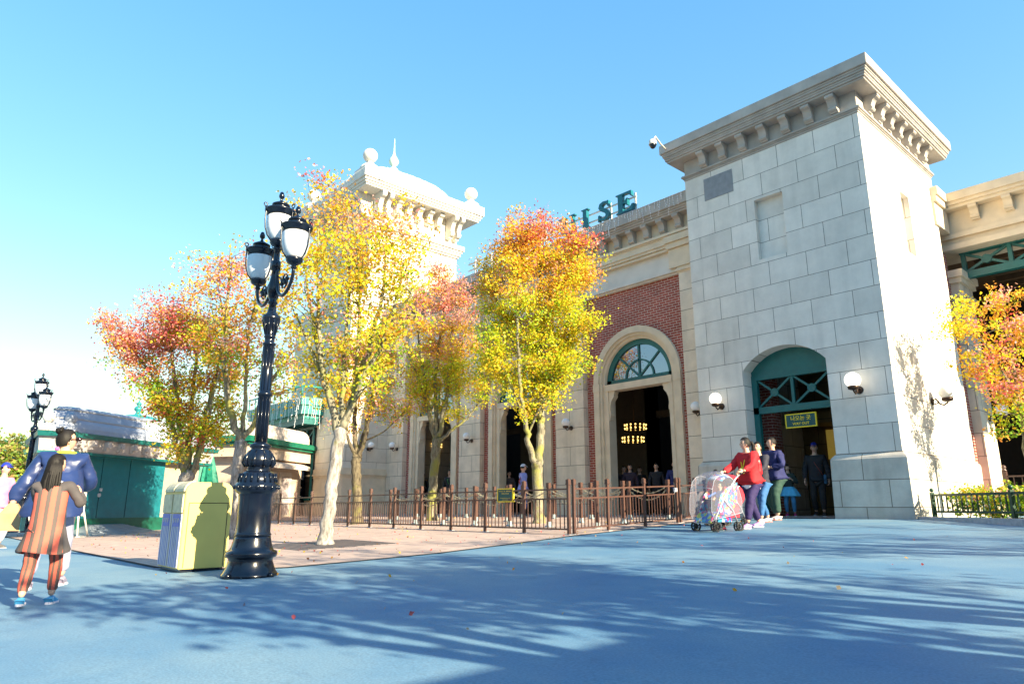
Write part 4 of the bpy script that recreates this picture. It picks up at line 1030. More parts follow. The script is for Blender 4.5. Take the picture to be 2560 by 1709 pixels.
for i in range(6):
    x = -4.6 + i * 1.7; mb = MB(); mb.box(x - .045, x + .045, 20.44, 20.56, -.25, .86); mb.lathe([(.05, 0), (.06, .03), (.03, .05), (.055, .09), (.04, .14), (0.005, .16)], (x, 20.5, .86), 12); mb.build('post', m_brown, rl)
mb = MB()
for i in range(56):
    if i % 10: mb.box(-4.6 + i * .17 - .01, -4.6 + i * .17 + .01, 20.49, 20.51, -.2, .72)
mb.build('balusters', m_brown, rl)
# ------------------------------------------------------------------ queue fence
def fpost(parent, x, y, h=.98, w=.05):
    z = g(x, y); mb = MB(); mb.box(x - w / 2, x + w / 2, y - w / 2, y + w / 2, z, z + h - .10)
    mb.box(x - w / 2 - .012, x + w / 2 + .012, y - w / 2 - .012, y + w / 2 + .012, z + h - .105, z + h - .085)
    a = w / 2 + .008; mb.box(x - a, x + a, y - a, y + a, z + h - .085, z + h - .015)
    mb.add([(x - a, y - a, z + h - .015), (x + a, y - a, z + h - .015), (x + a, y + a, z + h - .015), (x - a, y + a, z + h - .015), (x, y, z + h + .008)], [(0, 1, 4), (1, 2, 4), (2, 3, 4), (3, 0, 4)])
    mb.build('post', m_brown, parent)
    mb = MB(); mb.box(x - .06, x + .06, y - .06, y + .06, z, z + .014); mb.build('base_plate', m_grey, parent)
def fpanel(parent, a, b, name='panel', ha=.80, hm=.63, hb=.10):
    a = Vector((a[0], a[1], g(*a))); b = Vector((b[0], b[1], g(*b))); d = b - a; L_ = d.length; u = d / L_; n = Vector((-u.y, u.x, 0)).normalized(); w = n.cross(u)
    mb = MB()
    for h in (ha, hm, hb): mb.obox(a + d * .5 + Vector((0, 0, h)), u, n, w, L_ / 2 - .027, .014, .014)
    k = max(3, int(L_ / .102))
    for i in range(1, k):
        p = a + d * (i / k); mb.obox(p + Vector((0, 0, (hb + hm) / 2)), u, n, (0, 0, 1), .0075, .0075, (hm - hb) / 2 - .012)
    return mb.build(name, m_brown, parent)
def fence(pts, label):
    o = thing('queue_fence', label, 'fence', (pts[0][0], pts[0][1], g(*pts[0])), 'brown queue fences')
    for p in pts: fpost(o, *p)
    for a, b in zip(pts, pts[1:]): fpanel(o, a, b)
    return o
fpts = [(-8.65 - 1.222 * i, 9.15 + .05 * i) for i in range(13)]
fence(fpts, 'long brown picket queue fence facing the plaza, carrying the small green sign')
pts2 = [(-8.68, 9.32), (-8.78, 10.38), (-8.90, 11.68)]
fence(pts2, 'brown picket queue fence turning back from the corner post toward the doorway')
gt = thing('queue_gate', 'brown picket gate with a latch between two fence posts', 'gate', (-8.95, 11.75, g(-8.95, 11.7)), 'brown queue fences')
fpanel(gt, (-8.92, 11.76), (-9.03, 12.95), 'gate_leaf'); fpost(gt, -9.04, 13.02)
mb = MB(); z = g(-9, 12.9); mb.obox((-9.0, 12.93, z + .72), (1, 0, 0), (0, 1, 0), (0, 0, 1), .02, .05, .04); mb.tube([(-8.97, 12.9, z + .76), (-8.94, 12.86, z + .70), (-8.96, 12.82, z + .64)], .008, 6); mb.build('latch', m_grey, gt)
fence([(-9.06, 13.16), (-9.4, 14.3), (-9.75, 15.25)], 'brown picket queue fence running from the gate to the corner tower')
# green notice on the fence
nx, ny = -11.78, 9.235; nz = g(nx, ny)
p0 = onY(1248, 1223, ny); p1 = onY(1284, 1251, ny)
ns = thing('notice_sign', 'small green notice with yellow border on the long queue fence', 'sign', tuple((p0 + p1) / 2))
ax0, ax1, az0, az1 = p0.x, p1.x, p1.z - .01, p0.z
mb = MB(); mb.box(ax0, ax1, ny - .03, ny - .012, az0, az1); mb.build('board', m_signgreen, ns)
mb = MB(); t = .016
for b in ((ax0 - t, ax1 + t, az1 - .002, az1 + t), (ax0 - t, ax1 + t, az0 - t, az0 + .002), (ax0 - t, ax0 + .002, az0, az1), (ax1 - .002, ax1 + t, az0, az1)): mb.box(b[0], b[1], ny - .038, ny - .008, b[2], b[3])
mb.build('border', m_yellow, ns)
mb = MB(); mb.box(ax1 + t + .001, ax1 + t + .012, ny - .037, ny - .009, az0 - t, az1 + t); mb.build('border_edge', m_yellow, ns)
# small worn lettering: rows of short strokes, as illegible as in the photo
mb = MB(); cxn = (ax0 + ax1) / 2; w_ = ax1 - ax0; h_ = az1 - az0; r = random.Random(3)
for (fz, fw, hh, gaps) in ((.84, .86, .055, (.36, .56)), (.64, .50, .05, (.5,)), (.26, .68, .028, ()), (.13, .40, .03, ())):
    n = int(fw * 34); mb = MB()
    for i in range(n):
        f = (i + .5) / n
        if any(abs(f - q) < .035 for q in gaps): continue
        x = cxn + (f - .5) * fw * w_; mb.box(x - .004, x + .003, ny - .0335, ny - .029, az0 + h_ * (fz - hh * r.uniform(.6, 1)), az0 + h_ * (fz + hh * r.uniform(.4, 1)))
    mb.build('lettering', MATS.get('dull_gold') or M('dull_gold', (.55, .42, .10), .5), ns)
# chain posts between fence and arcade
def chain_post(x, y):
    o = thing('chain_post', 'slim brown queue post on a pale foot, standing between fence and arcade', 'queue post', (x, y, g(x, y)), 'brown queue posts with chains')
    z = g(x, y); mb = MB(); w = .032; mb.box(x - w, x + w, y - w, y + w, z + .02, z + .94); mb.box(x - w - .012, x + w + .012, y - w - .012, y + w + .012, z + .85, z + .87); mb.box(x - w - .008, x + w + .008, y - w - .008, y + w + .008, z + .87, z + .955); mb.build('shaft', m_brown, o)
    mb = MB(); mb.lathe([(.10, 0), (.10, .02), (.055, .05), (.05, .12)], (x, y, z), 14, smooth=False); mb.build('foot', MATS.get('pale_foot') or M('pale_foot', (.24, .29, .30), .6), o)
def chain(a, b, h=.80, sag=.16):
    a = Vector((a[0], a[1], g(*a) + h)); b = Vector((b[0], b[1], g(*b) + h))
    P = [a.lerp(b, i / 14) - Vector((0, 0, sag * 4 * (i / 14) * (1 - i / 14))) for i in range(15)]
    mb = MB(); mb.tube(P, .011, 5)
    for i, p in enumerate(P[1:-1]):
        d = (P[i + 2] - P[i]).normalized(); s = d.cross(Vector((0, 0, 1))).normalized(); q = d.cross(s)
        mb.obox(p, d, s, q, .022, .018 if i % 2 else .007, .007 if i % 2 else .018)
    tag(mb.build('chain', MATS.get('chain_steel') or M('chain_steel', (.42, .38, .28), .4, metal=.5)), 'drooping steel chain slung between two brown queue posts', 'chain', 'chains of the queue posts')
for (y, xs_) in ((11.0, (-9.6, -11.0, -12.3, -13.6, -14.9, -16.2, -17.5)), (12.6, (-10.2, -11.5, -12.9, -14.2, -15.5, -16.8, -18.2, -19.6)), (14.2, (-10.1, -11.3, -12.6, -14.0, -15.3, -16.6, -18.0, -19.4, -20.8))):
    for i, x in enumerate(xs_):
        chain_post(x, y)
        if i: chain((xs_[i - 1] - .03, y), (x + .03, y)); 
        if i and i % 2: chain((xs_[i - 1] - .03, y + .0), (x + .03, y + .0), h=.72, sag=.24)

# ------------------------------------------------------------------ street lamps
def street_lamp(base, label, sc=1.0, turn=0.0):
    B = Vector(base); o = local_thing('street_lamp', label, 'street lamp', base, 'black three-globe street lamps', turn); o.scale = (sc, sc, sc * 1.03)
    mb = MB()
    mb.lathe([(.262, 0), (.262, .02), (.25, .035), (.225, .08), (.205, .14), (.205, .165), (.235, .175), (.245, .20), (.235, .228), (.205, .24), (.19, .27), (.172, .34), (.17, .36)], seg=32)
    for i in range(4):
        a = i * math.pi / 2 + .4; mb.lathe([(.03, 0), (.03, .03), (.015, .045)], (.272 * math.cos(a), .272 * math.sin(a), 0), 8)
    mb.build('base', m_black, o)
    mb = MB()
    mb.lathe([(.165, .36), (.175, .375), (.165, .39), (.16, .40), (.158, .72), (.165, .735), (.165, .75), (.175, .76), (.20, .78), (.212, .81), (.205, .845), (.185, .86), (.18, .89), (.165, .94), (.13, .965), (.105, .975), (.115, .985), (.105, 1.0), (.118, 1.01), (.142, 1.04), (.145, 1.07), (.128, 1.13), (.10, 1.165), (.085, 1.185), (.105, 1.20), (.105, 1.22), (.075, 1.235), (.06, 1.25)], seg=32)
    for i in range(18):   # beads and leaves in relief
        a = 2 * math.pi * i / 18; mb.sphere((.206 * math.cos(a), .206 * math.sin(a), .815), .022, 8, 6)
        if i % 2 == 0: mb.tube([(.128 * math.cos(a), .128 * math.sin(a), 1.005), (.15 * math.cos(a), .15 * math.sin(a), 1.05), (.14 * math.cos(a), .14 * math.sin(a), 1.10), (.10 * math.cos(a), .10 * math.sin(a), 1.165)], [.012, .02, .016, .008], 6)
        mb.tube([(.186 * math.cos(a), .186 * math.sin(a), .865), (.17 * math.cos(a), .17 * math.sin(a), .945)], .011, 6)
    mb.build('pedestal', m_black, o)
    mb = MB()
    mb.lathe([(.060, 1.25), (.060, 1.70), (.072, 1.705), (.074, 1.72), (.072, 1.735), (.057, 1.74), (.054, 2.22), (.066, 2.225), (.066, 2.245), (.05, 2.25), (.05, 2.30), (.06, 2.305), (.056, 2.32), (.05, 2.33), (.062, 2.42), (.088, 2.48), (.095, 2.50), (.09, 2.53), (.06, 2.55), (.045, 2.58), (.035, 2.65), (.05, 2.665), (.05, 2.68), (.035, 2.69), (.05, 2.73), (.066, 2.79), (.06, 2.86), (.042, 2.95), (.036, 3.02), (.05, 3.03), (.05, 3.12), (.034, 3.13), (.03, 3.24), (.05, 3.26), (.03, 3.28)], seg=24)
    for i in range(10):
        a = 2 * math.pi * i / 10
        mb.tube([(.058 * math.cos(a), .058 * math.sin(a), 1.27), (.058 * math.cos(a), .058 * math.sin(a), 1.69)], .006, 5)
        mb.tube([(.054 * math.cos(a), .054 * math.sin(a), 1.76), (.053 * math.cos(a), .053 * math.sin(a), 2.21)], .006, 5)
        mb.tube([(.05 * math.cos(a), .05 * math.sin(a), 2.33), (.088 * math.cos(a), .088 * math.sin(a), 2.49)], .007, 5)
    mb.build('shaft', m_black, o)
    def head(c):
        c = Vector(c)
        gl = MB(); gl.lathe([(.055, 0), (.09, .03), (.118, .08), (.133, .14), (.138, .20), (.136, .26), (.13, .30)], c, 28); G = gl.build('globe', m_frost, o)
        mb = MB()
        mb.lathe([(.02, -.10), (.03, -.085), (.022, -.06), (.045, -.05), (.07, -.035), (.085, -.01), (.088, .012), (.07, .018)], c, 20)
        mb.build('cup', m_black, o)
        mb = MB()
        mb.lathe([(.128, .30), (.134, .275), (.14, .30), (.158, .325), (.165, .34), (.163, .352), (.13, .36), (.085, .375), (.08, .40), (.094, .405), (.095, .42), (.07, .435), (.035, .455), (.015, .47), (.012, .49), (.028, .505), (.03, .53), (.018, .565), (.004, .575)], c, 28)
        mb.build('cap', m_black, o)
        mb = MB()
        for k in range(3):
            a = k * 2 * math.pi / 3 + .5; e = Vector((math.cos(a), math.sin(a), 0))
            mb.tube([c + e * .08 + Vector((0, 0, .0)), c + e * .125 + Vector((0, 0, .05)), c + e * .152 + Vector((0, 0, .13)), c + e * .160 + Vector((0, 0, .22)), c + e * .158 + Vector((0, 0, .30)), c + e * .165 + Vector((0, 0, .36))], .0075, 6)
            mb.tube([c + e * (.165 + .02 * math.cos(q)) + Vector((0, 0, .385 + .02 * math.sin(q))) for q in [2 * math.pi * j / 10 for j in range(11)]], .006, 5)
        mb.build('cage', m_black, o)
    head((0, 0, 3.34))
    for s in (1, -1):
        d = Vector((1.0, 0.0, 0)) * s
        e = d * .46; zc = 3.02
        head((e.x, e.y, zc))
        mb = MB()
        P = [d * .05 + Vector((0, 0, 3.02)), d * .06 + Vector((0, 0, 2.88)), d * .12 + Vector((0, 0, 2.76)), d * .24 + Vector((0, 0, 2.70)), d * .36 + Vector((0, 0, 2.74)), d * .44 + Vector((0, 0, 2.83)), d * .46 + Vector((0, 0, 2.93))]
        mb.tube(smooth_path(P, 4), .018, 8)
        P = [d * (.26 + .085 * math.cos(q) * (1 - j * .045)) + Vector((0, 0, 2.86 + .085 * math.sin(q) * (1 - j * .045))) for j, q in enumerate([-.5 * math.pi + .42 * j for j in range(17)])]
        mb.tube(P, .009, 6)
        for j in range(4): mb.sphere(d * (.20 + .04 * j) + Vector((0, 0, 2.83 + .03 * (j % 2))), .024, 8, 6)
        mb.tube([d * .06 + Vector((0, 0, 2.95)), d * .16 + Vector((0, 0, 2.90)), d * .22 + Vector((0, 0, 2.78))], .009, 6)
        mb.build('arm', m_black, o)
    return o
m_frost = M('frosted_globe', (.74, .77, .80), .3, var=.04, scale=3)
street_lamp((-6.86, 2.76, g(-6.86, 2.76)), 'tall black cast iron street lamp with three globes beside the yellow bin')
p = at(44, 1330, 16.5); street_lamp((p.x, p.y, p.z), 'distant black three-globe street lamp behind the woman in the navy jacket', .97, R(8))

# ------------------------------------------------------------------ yellow litter bin
m_bin = M('bin_yellow', (.70, .55, .15), .42, var=.06, scale=3)
m_binblue = M('bin_stripe', (.09, .14, .50), .5); m_binlil = M('bin_panel', (.52, .48, .54), .5); m_bincream = M('bin_flap', (.55, .48, .30), .5, var=.2, scale=14)
bx0, bx1, by0, by1 = -8.50, -7.78, 2.38, 2.87; bz = g(-8.1, 2.5)
bn = thing('litter_bin', 'yellow double litter bin with rounded top and blue striped fronts', 'litter bin', (-8.14, 2.62, bz))
mb = MB(); mb.box(bx0 + .03, bx1 - .03, by0 + .03, by1 - .03, bz, bz + .05); mb.build('plinth', m_black, bn)
mb = MB(); H_ = .92; rr = .10
prof = [(by0, bz + .035), (by0 - .0, bz + H_ - rr)] + [(by0 + rr - rr * math.cos(R(a)), bz + H_ - rr + rr * math.sin(R(a))) for a in (15, 30, 45, 60, 75, 90)] + [(by1 - rr + rr * math.sin(R(a)), bz + H_ - rr + rr * math.cos(R(a))) for a in (0, 15, 30, 45, 60, 75, 90)] + [(by1, bz + .035)]
mb.prism([(bx0, y, z) for y, z in prof], (bx1 - bx0, 0, 0)); BB = mb.build('body', m_bin, bn, bevel=.006)
mb = MB(); zt_ = bz + .70
for (a, b, c, d) in ((by0 + .04, by1 - .04, zt_, zt_ + .006), (by0 + .04, by0 + .046, bz + .05, zt_), (by1 - .046, by1 - .04, bz + .05, zt_)): mb.box(bx1 + .0005, bx1 + .003, a, b, c, d)
mb.build('door_gap', m_black, BB)
mid = (bx0 + bx1) / 2
for (a, b) in ((bx0 + .03, mid - .02), (mid + .02, bx1 - .03)):
    P = []
    mb = MB()
    z1 = bz + H_ - rr
    for (q0, q1, m_i) in ((bz + .60, bz + .795, 0),): mb.box(a, b, by0 - .018, by0 - .001, q0, q1, 0)
    arc = [(by0 + rr - (rr + .016) * math.cos(R(t)), bz + H_ - rr + (rr + .016) * math.sin(R(t))) for t in (0, 15, 30, 45, 60, 75, 88)] + [(by0 + rr - (rr + .001) * math.cos(R(t)), bz + H_ - rr + (rr + .001) * math.sin(R(t))) for t in (88, 60, 30, 0)]
    mb.prism([(a, y, z) for y, z in arc], (b - a, 0, 0)); mb.build('flap', m_bincream, BB, bevel=.004)
    mb = MB(); mb.box(a, b, by0 - .012, by0 - .001, bz + .05, bz + .59); F_ = mb.build('front_panel', m_binlil, BB)
    mb = MB()
    for x in (a + .035, b - .055): mb.box(x + .004, x + .014, by0 - .0155, by0 - .0125, bz + .05, bz + .59)
    mb.box(a + .055, b - .055, by0 - .0155, by0 - .0125, bz + .46, bz + .59)
    n = 4
    for i in range(1, n): x = a + .055 + (b - a - .11) * i / n; mb.box(x - .003, x + .003, by0 - .015, by0 - .0125, bz + .05, bz + .46)
    mb.build('stripes', m_binblue, F_)
    for i in range(3):
        mb = MB(); x = a + .085 + (b - a - .17) * i / 2; mb.prism([(x - .014, by0 - .018, bz + .545), (x + .014, by0 - .018, bz + .545), (x + .005, by0 - .018, bz + .50), (x - .005, by0 - .018, bz + .50)], (0, .0025, 0))
        mb.build('printed_motif', m_bincream, F_)

# ------------------------------------------------------------------ tree grate
gx, gy = -10.64, 5.48; mb = MB()
for i in range(-6, 7):
    for sx_ in (-1, 1):
        pass
    mb.box(gx - .9, gx + .9, gy + i * .135 - .05, gy + i * .135 + .05, g(gx, gy + i * .135) + .008, g(gx, gy + i * .135) + .016)
gr = tag(mb.build('tree_grate', M('grate_iron', (.13, .11, .11), .6)), 'square dark tree grate around the foot of the big pale trunked maple', 'tree grate')

# ------------------------------------------------------------------ fallen leaves
r = random.Random(8); cl = []
ho = thing('fallen_leaves', 'scattered fallen leaves on the pavement', 'fallen leaves', (-11, 7, -.5)); ho['kind'] = 'stuff'
for i in range(1300):
    x = r.uniform(-26, -7.5); y = r.uniform(2.6, 15.4)
    if x > xr(y) - .1 and r.random() < .9: continue
    cl.append(((x, y, g(x, y) + .018), .0, 1, mix([RED, ORA, YEL, (.25, .12, .06)], [3, 2, 1.6, 2], r)))
for i in range(46):
    x, y = r.uniform(-8, -1.5), r.uniform(1.5, 12); cl.append(((x, y, g(x, y) + .012), .0, 1, mix([RED, ORA, (.5, .4, .3)], [2, 2, 2], r)))
lm_ = leaf_mesh('leaves', cl, ho, np.random.default_rng(9), .027); lm_['kind'] = 'stuff'

# ------------------------------------------------------------------ kiosk with the teal shutter
A = Vector((-24.24, 3.81, 0)); n_ = Vector((-.556, .8313, 0)); b_ = Vector((-.8313, -.556, 0))   # along the front, and into the kiosk
KS = .80
def K(s, d, z): return (A + n_ * s + b_ * d + Vector((0, 0, z))) * KS
kz = -.85
kk = thing('teal_kiosk', 'closed teal shuttered kiosk with mansard roof and ball finials', 'kiosk', (-22, 6, -.68))
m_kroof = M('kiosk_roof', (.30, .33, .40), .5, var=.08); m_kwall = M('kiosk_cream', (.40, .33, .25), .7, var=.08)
def ploop(ch, L_, Dp, e, z):   # chamfered rectangle grown by e
    return [K(3.7 + (s - 3.7) * (1 + e / 3.8), 1.7 + (d - 1.7) * (1 + e / 1.9), z) for s, d in ((-.4, .6), (.1, .0), (7.0, .0), (7.4, .6), (6.4, 4.0), (2.2, 4.0))]
def loft(mb, loops, mi=0, smooth=False):
    n = len(loops[0]); V = [p for l in loops for p in l]
    mb.add(V, [(i * n + k, i * n + (k + 1) % n, (i + 1) * n + (k + 1) % n, (i + 1) * n + k) for i in range(len(loops) - 1) for k in range(n)], mi, smooth)
    mb.add(loops[0], [tuple(range(n))], mi); mb.add(loops[-1], [tuple(range(n))], mi)
LK, DK = 7.0, 5.0
mb = MB(); loft(mb, [ploop(.55, LK, DK, -.5, -.92), ploop(.55, LK, DK, -.5, 1.9)]); KW = mb.build('wall', m_kwall, kk)
mb = MB(); loft(mb, [ploop(.55, LK, DK, -.12, 1.58), ploop(.55, LK, DK, -.12, 1.66)]); loft(mb, [ploop(.55, LK, DK, .0, 2.08), ploop(.55, LK, DK, .05, 2.22)]); mb.build('green_band', m_teal, kk)
mb = MB(); loft(mb, [ploop(.55, LK, DK, -.18, 1.66), ploop(.55, LK, DK, -.10, 2.08)]); mb.build('frieze', M('kiosk_frieze', (.44, .40, .38), .7), kk)
for i in range(12):
    s = .5 + i * .55; c = K(s, .02, 1.94); mb = MB(); mb.obox(c, n_ * KS, b_ * KS, (0, 0, KS), .06, .12, .09); mb.obox(K(s, .06, 1.80), n_ * KS, b_ * KS, (0, 0, KS), .05, .07, .05)
    mb.build('bracket', MATS['kiosk_frieze'], kk)
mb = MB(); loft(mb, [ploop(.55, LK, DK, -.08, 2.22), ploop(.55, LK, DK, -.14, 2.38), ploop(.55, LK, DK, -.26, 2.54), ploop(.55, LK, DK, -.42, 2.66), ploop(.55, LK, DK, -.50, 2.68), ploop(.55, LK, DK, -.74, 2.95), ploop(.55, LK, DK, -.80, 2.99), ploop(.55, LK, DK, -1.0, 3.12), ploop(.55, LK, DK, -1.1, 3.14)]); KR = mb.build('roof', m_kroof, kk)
mb = MB()
for (e, z) in ((-.44, 2.67), (-.78, 2.98)):
    P = ploop(.55, LK, DK, e, z); mb.tube(P + [P[0]], .035, 6)
mb.build('roof_ridge', M('roof_ridge', (.35, .34, .34), .5), KR)
cd = K(4.6, 1.8, 3.10)
mb = MB(); mb.lathe([(1.15, 0), (1.05, .06), (.8, .18), (.5, .27), (.15, .33), (.12, .36), (.10, .42), (.08, .46), (.17, .54), (.18, .62), (.13, .70), (.05, .74), (.11, .80), (.11, .86), (.04, .92), (.02, 1.0), (.015, 1.12), (.03, 1.14), (.004, 1.18)], cd, 24, scale=.80 * KS); mb.build('dome', M('kiosk_copper', (.02, .22, .24), .4, var=.15), kk)
for (s, d) in ((.39, .3), (-.1, .62), (6.6, .35), (7.1, .6)):
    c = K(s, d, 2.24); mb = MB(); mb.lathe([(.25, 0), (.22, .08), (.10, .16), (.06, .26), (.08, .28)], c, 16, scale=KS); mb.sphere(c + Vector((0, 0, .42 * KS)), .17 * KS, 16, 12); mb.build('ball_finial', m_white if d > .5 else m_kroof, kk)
mb = MB(); mb.obox(K(2.62, .40, .62), n_ * KS, b_ * KS, (0, 0, KS), 2.06, .02, .96); SH = mb.build('shutter', M('kiosk_teal', (.012, .16, .195), .35, var=.08), kk)
mb = MB()
for s in (1.25, 1.9, 3.05): mb.obox(K(s, .376, .62), n_ * KS, b_ * KS, (0, 0, KS), .006, .005, .95)
mb.build('seam', m_black, SH)
mb = MB(); mb.obox(K(1.93, .36, .55), n_ * KS, b_ * KS, (0, 0, KS), .04, .02, .05); mb.lathe([(.05, 0), (.05, .03)], K(1.88, .37, .38), 12, ax=-b_); mb.build('lock', m_grey, SH)
mb = MB(); mb.obox(K(2.5, .36, -.60), n_ * KS, b_ * KS, (0, 0, KS), 2.6, .03, .26); mb.build('skirting', M('kiosk_green', (.005, .10, .065), .5), kk)
for s in (.28, 4.5, 5.6): mb = MB(); mb.obox(K(s, .43, .75), n_ * KS, b_ * KS, (0, 0, KS), .17, .03, .45); mb.build('panel', MATS['kiosk_frieze'], kk)
rp = thing('access_ramp', 'grey checkered wedge ramp in front of the teal kiosk', 'ramp', tuple(K(2.2, -.3, kz)))
mb = MB(); V = [K(.7, -.75, kz + .02), K(3.7, -.75, kz + .02), K(3.7, .34, kz + .02), K(.7, .34, kz + .02), K(1.5, .25, kz + .32), K(2.9, .25, kz + .32), K(2.9, .34, kz + .32), K(1.5, .34, kz + .32)]
mb.add(V, [(0, 1, 5, 4), (1, 2, 6, 5), (3, 0, 4, 7), (4, 5, 6, 7), (2, 3, 7, 6), (0, 3, 2, 1)]); RW = mb.build('wedge', M('ramp_steel', (.28, .32, .36), .45, metal=.3), rp)
mb = MB()
for i in range(1, 7):
    t = i / 7; a = K(.7 + .8 * t + .03, -.75 + 1.0 * t, kz + .02 + .3 * t + .006); b = K(3.7 - .8 * t - .03, -.75 + 1.0 * t, kz + .02 + .3 * t + .006); mb.tube([a, b], .012, 5)
mb.build('ribs', MATS['ramp_steel'], RW)
ea = thing('easel_stand', 'folding white A-frame easel legs beside the teal kiosk', 'easel', tuple(K(.2, -.6, kz)))
mb = MB()
for (s, d, s2) in ((.05, -.9, .18), (.42, -.9, .22), (.3, -.4, .2)): mb.tube([K(s, d, kz), K(s2, -.65, kz + 1.25)], .022, 6)
mb.tube([K(.0, -.9, kz + .02), K(.5, -.9, kz + .02)], .015, 6); mb.build('legs', m_white, ea)
mb = MB(); mb.obox(K(.2, -.72, kz + .95), n_ * KS, b_ * KS, (0, 0, KS), .14, .012, .34); mb.build('board', m_white, ea)

# ------------------------------------------------------------------ beige kiosk behind the fence
A2 = Vector((-26.1, 10.1, 0)); n2_ = Vector((-.571, .821, 0)); b2_ = Vector((-.821, -.571, 0))
def K2(s, d, z): return A2 + n2_ * s + b2_ * d + Vector((0, 0, z))
k2 = thing('beige_kiosk', 'beige snack kiosk with green edged flat roof behind the fence', 'kiosk', tuple(K2(2.5, 2, -.55)))
def box2(mb, s0, s1, d0, d1, z0, z1, mi=0): mb.obox(K2((s0 + s1) / 2, (d0 + d1) / 2, (z0 + z1) / 2), n2_, b2_, (0, 0, 1), (s1 - s0) / 2, (d1 - d0) / 2, (z1 - z0) / 2, mi)
m_k2 = M('kiosk_beige', (.55, .43, .33), .7, var=.08)
mb = MB(); box2(mb, .5, 4.9, .6, 4, -.6, 1.9); mb.build('wall', m_k2, k2)
mb = MB(); box2(mb, .0, 5.6, .05, 4.4, 2.36, 2.46); box2(mb, -.1, 5.7, -.05, 4.5, 2.46, 2.62); box2(mb, -.04, 5.64, .0, 4.4, 2.62, 2.68); mb.build('roof_edge', M('kiosk_green_edge', (.005, .13, .075), .4), k2)
mb = MB(); box2(mb, .15, 5.2, .2, 4.2, 1.9, 2.36); mb.build('fascia', m_k2, k2)
mb = MB(); mb.prism([K2(s, .35, z) for s, z in ((.6, 2.68), (5.0, 2.68), (5.0, 2.9), (4.9, 3.08), (4.7, 3.2), (4.4, 3.26), (.6, 3.26))], b2_ * .25); mb.build('parapet', M('kiosk_pale', (.62, .52, .46), .7), k2)
mb = MB()
V = []
for (d, z) in ((.55, 1.88), (.2, 1.80), (-.1, 1.70), (-.1, 1.55), (-.02, 1.55)): V += [K2(-.1, d, z), K2(4.4, d, z)]
mb.add(V, [(0, 1, 3, 2), (2, 3, 5, 4), (4, 5, 7, 6), (6, 7, 9, 8)]); mb.build('awning', M('cream_canvas', (.66, .56, .48), .8), k2)
for s in (.75, 2.0, 3.1):
    mb = MB(); box2(mb, s, s + .95, .555, .60, -.5, 1.45); PNL = mb.build('door_panel', M('door_cream', (.60, .53, .46), .6), k2)
    mb = MB(); box2(mb, s + .18, s + .77, .545, .556, -.3, 1.28); mb.build('door_inset', M('door_grey', (.42, .36, .36), .6), PNL)
mb = MB(); box2(mb, 4.92, 5.3, .6, .9, -.6, 1.9); mb.build('shelf_post', m_black, k2)
mb = MB()
for i in range(6): box2(mb, 4.8, 4.92, .55, .62, -.3 + i * .38, -.27 + i * .38)
mb.build('shelf', m_white, k2)

# ------------------------------------------------------------------ closed parasol
p = at(512, 1218, 24.5); um = thing('parasol', 'closed dark green parasol between the two kiosks', 'parasol', (p.x, p.y, g(p.x, p.y)))
zt_ = at(515, 1122, 24.5).z; zb2 = p.z
mb = MB(); n = 28; L_ = zt_ - zb2; V = []; F = []
for i, (f, ra) in enumerate(((0, .42), (.08, .40), (.3, .34), (.6, .24), (.86, .15), (.9, .15), (.93, .19), (1.0, .10))):
    for k in range(n):
        a = 2 * math.pi * k / n; rr_ = ra * (1 + (.16 if k % 2 else -.10) * (f < .9)); V.append((p.x + rr_ * math.cos(a), p.y + rr_ * math.sin(a), zb2 + L_ * f + (.05 * math.sin(3 * a) if f == 0 else 0)))
for i in range(7):
    for k in range(n): F.append((i * n + k, i * n + (k + 1) % n, (i + 1) * n + (k + 1) % n, (i + 1) * n + k))
F.append(tuple(7 * n + k for k in range(n))); mb.add(V, F); mb.build('canopy', M('parasol_green', (.005, .17, .11), .6), um)
mb = MB(); mb.tube([(p.x, p.y, g(p.x, p.y)), (p.x, p.y, zb2 + .1)], .035, 8); mb.lathe([(.3, 0), (.3, .06), (.08, .1)], (p.x, p.y, g(p.x, p.y)), 16); mb.build('pole', m_grey, um)

# ------------------------------------------------------------------ white pavilion with arched glass roof, far behind
pv = at(640, 1330, 50); hz = lambda z: z
pa = thing('glass_pavilion', 'distant white pavilion with an arched glass roof seen between the kiosks', 'pavilion', (-40, 14, -.6))
px0 = Vector((-39, 11.5, 0)); pn = Vector((-.6, .8, 0)); pb = Vector((-.8, -.6, 0))
def PV(s, d, z): return px0 + pn * s + pb * d + Vector((0, 0, z))
mb = MB()
mb.obox(PV(4, 2, .2), pn, pb, (0, 0, 1), 9, 2, .9); mb.obox(PV(4, -.2, 1.25), pn, pb, (0, 0, 1), 9.3, 2.3, .12); mb.obox(PV(4, -.1, 2.0), pn, pb, (0, 0, 1), 9.2, 1.9, .10)
for i in range(18): mb.obox(PV(-4.6 + i, -2.0, 1.65), pn, pb, (0, 0, 1), .07, .07, .3)
PW = mb.build('wall', m_white, pa)
mb = MB()
for i in range(13):
    s = -4 + i * .8; P = [PV(s, -1.6 * math.cos(R(a)) + 0, 2.1 + 1.7 * math.sin(R(a))) for a in range(0, 100, 12)]; mb.tube(P, .06, 5)
for a in (25, 55, 80): mb.tube([PV(-4, -1.6 * math.cos(R(a)), 2.1 + 1.7 * math.sin(R(a))), PV(5.6, -1.6 * math.cos(R(a)), 2.1 + 1.7 * math.sin(R(a)))], .05, 5)
mb.build('roof_ribs', m_white, pa)
mb = MB(); V = []
for a in range(0, 100, 12): V += [PV(-4, -1.56 * math.cos(R(a)), 2.1 + 1.66 * math.sin(R(a))), PV(5.6, -1.56 * math.cos(R(a)), 2.1 + 1.66 * math.sin(R(a)))]
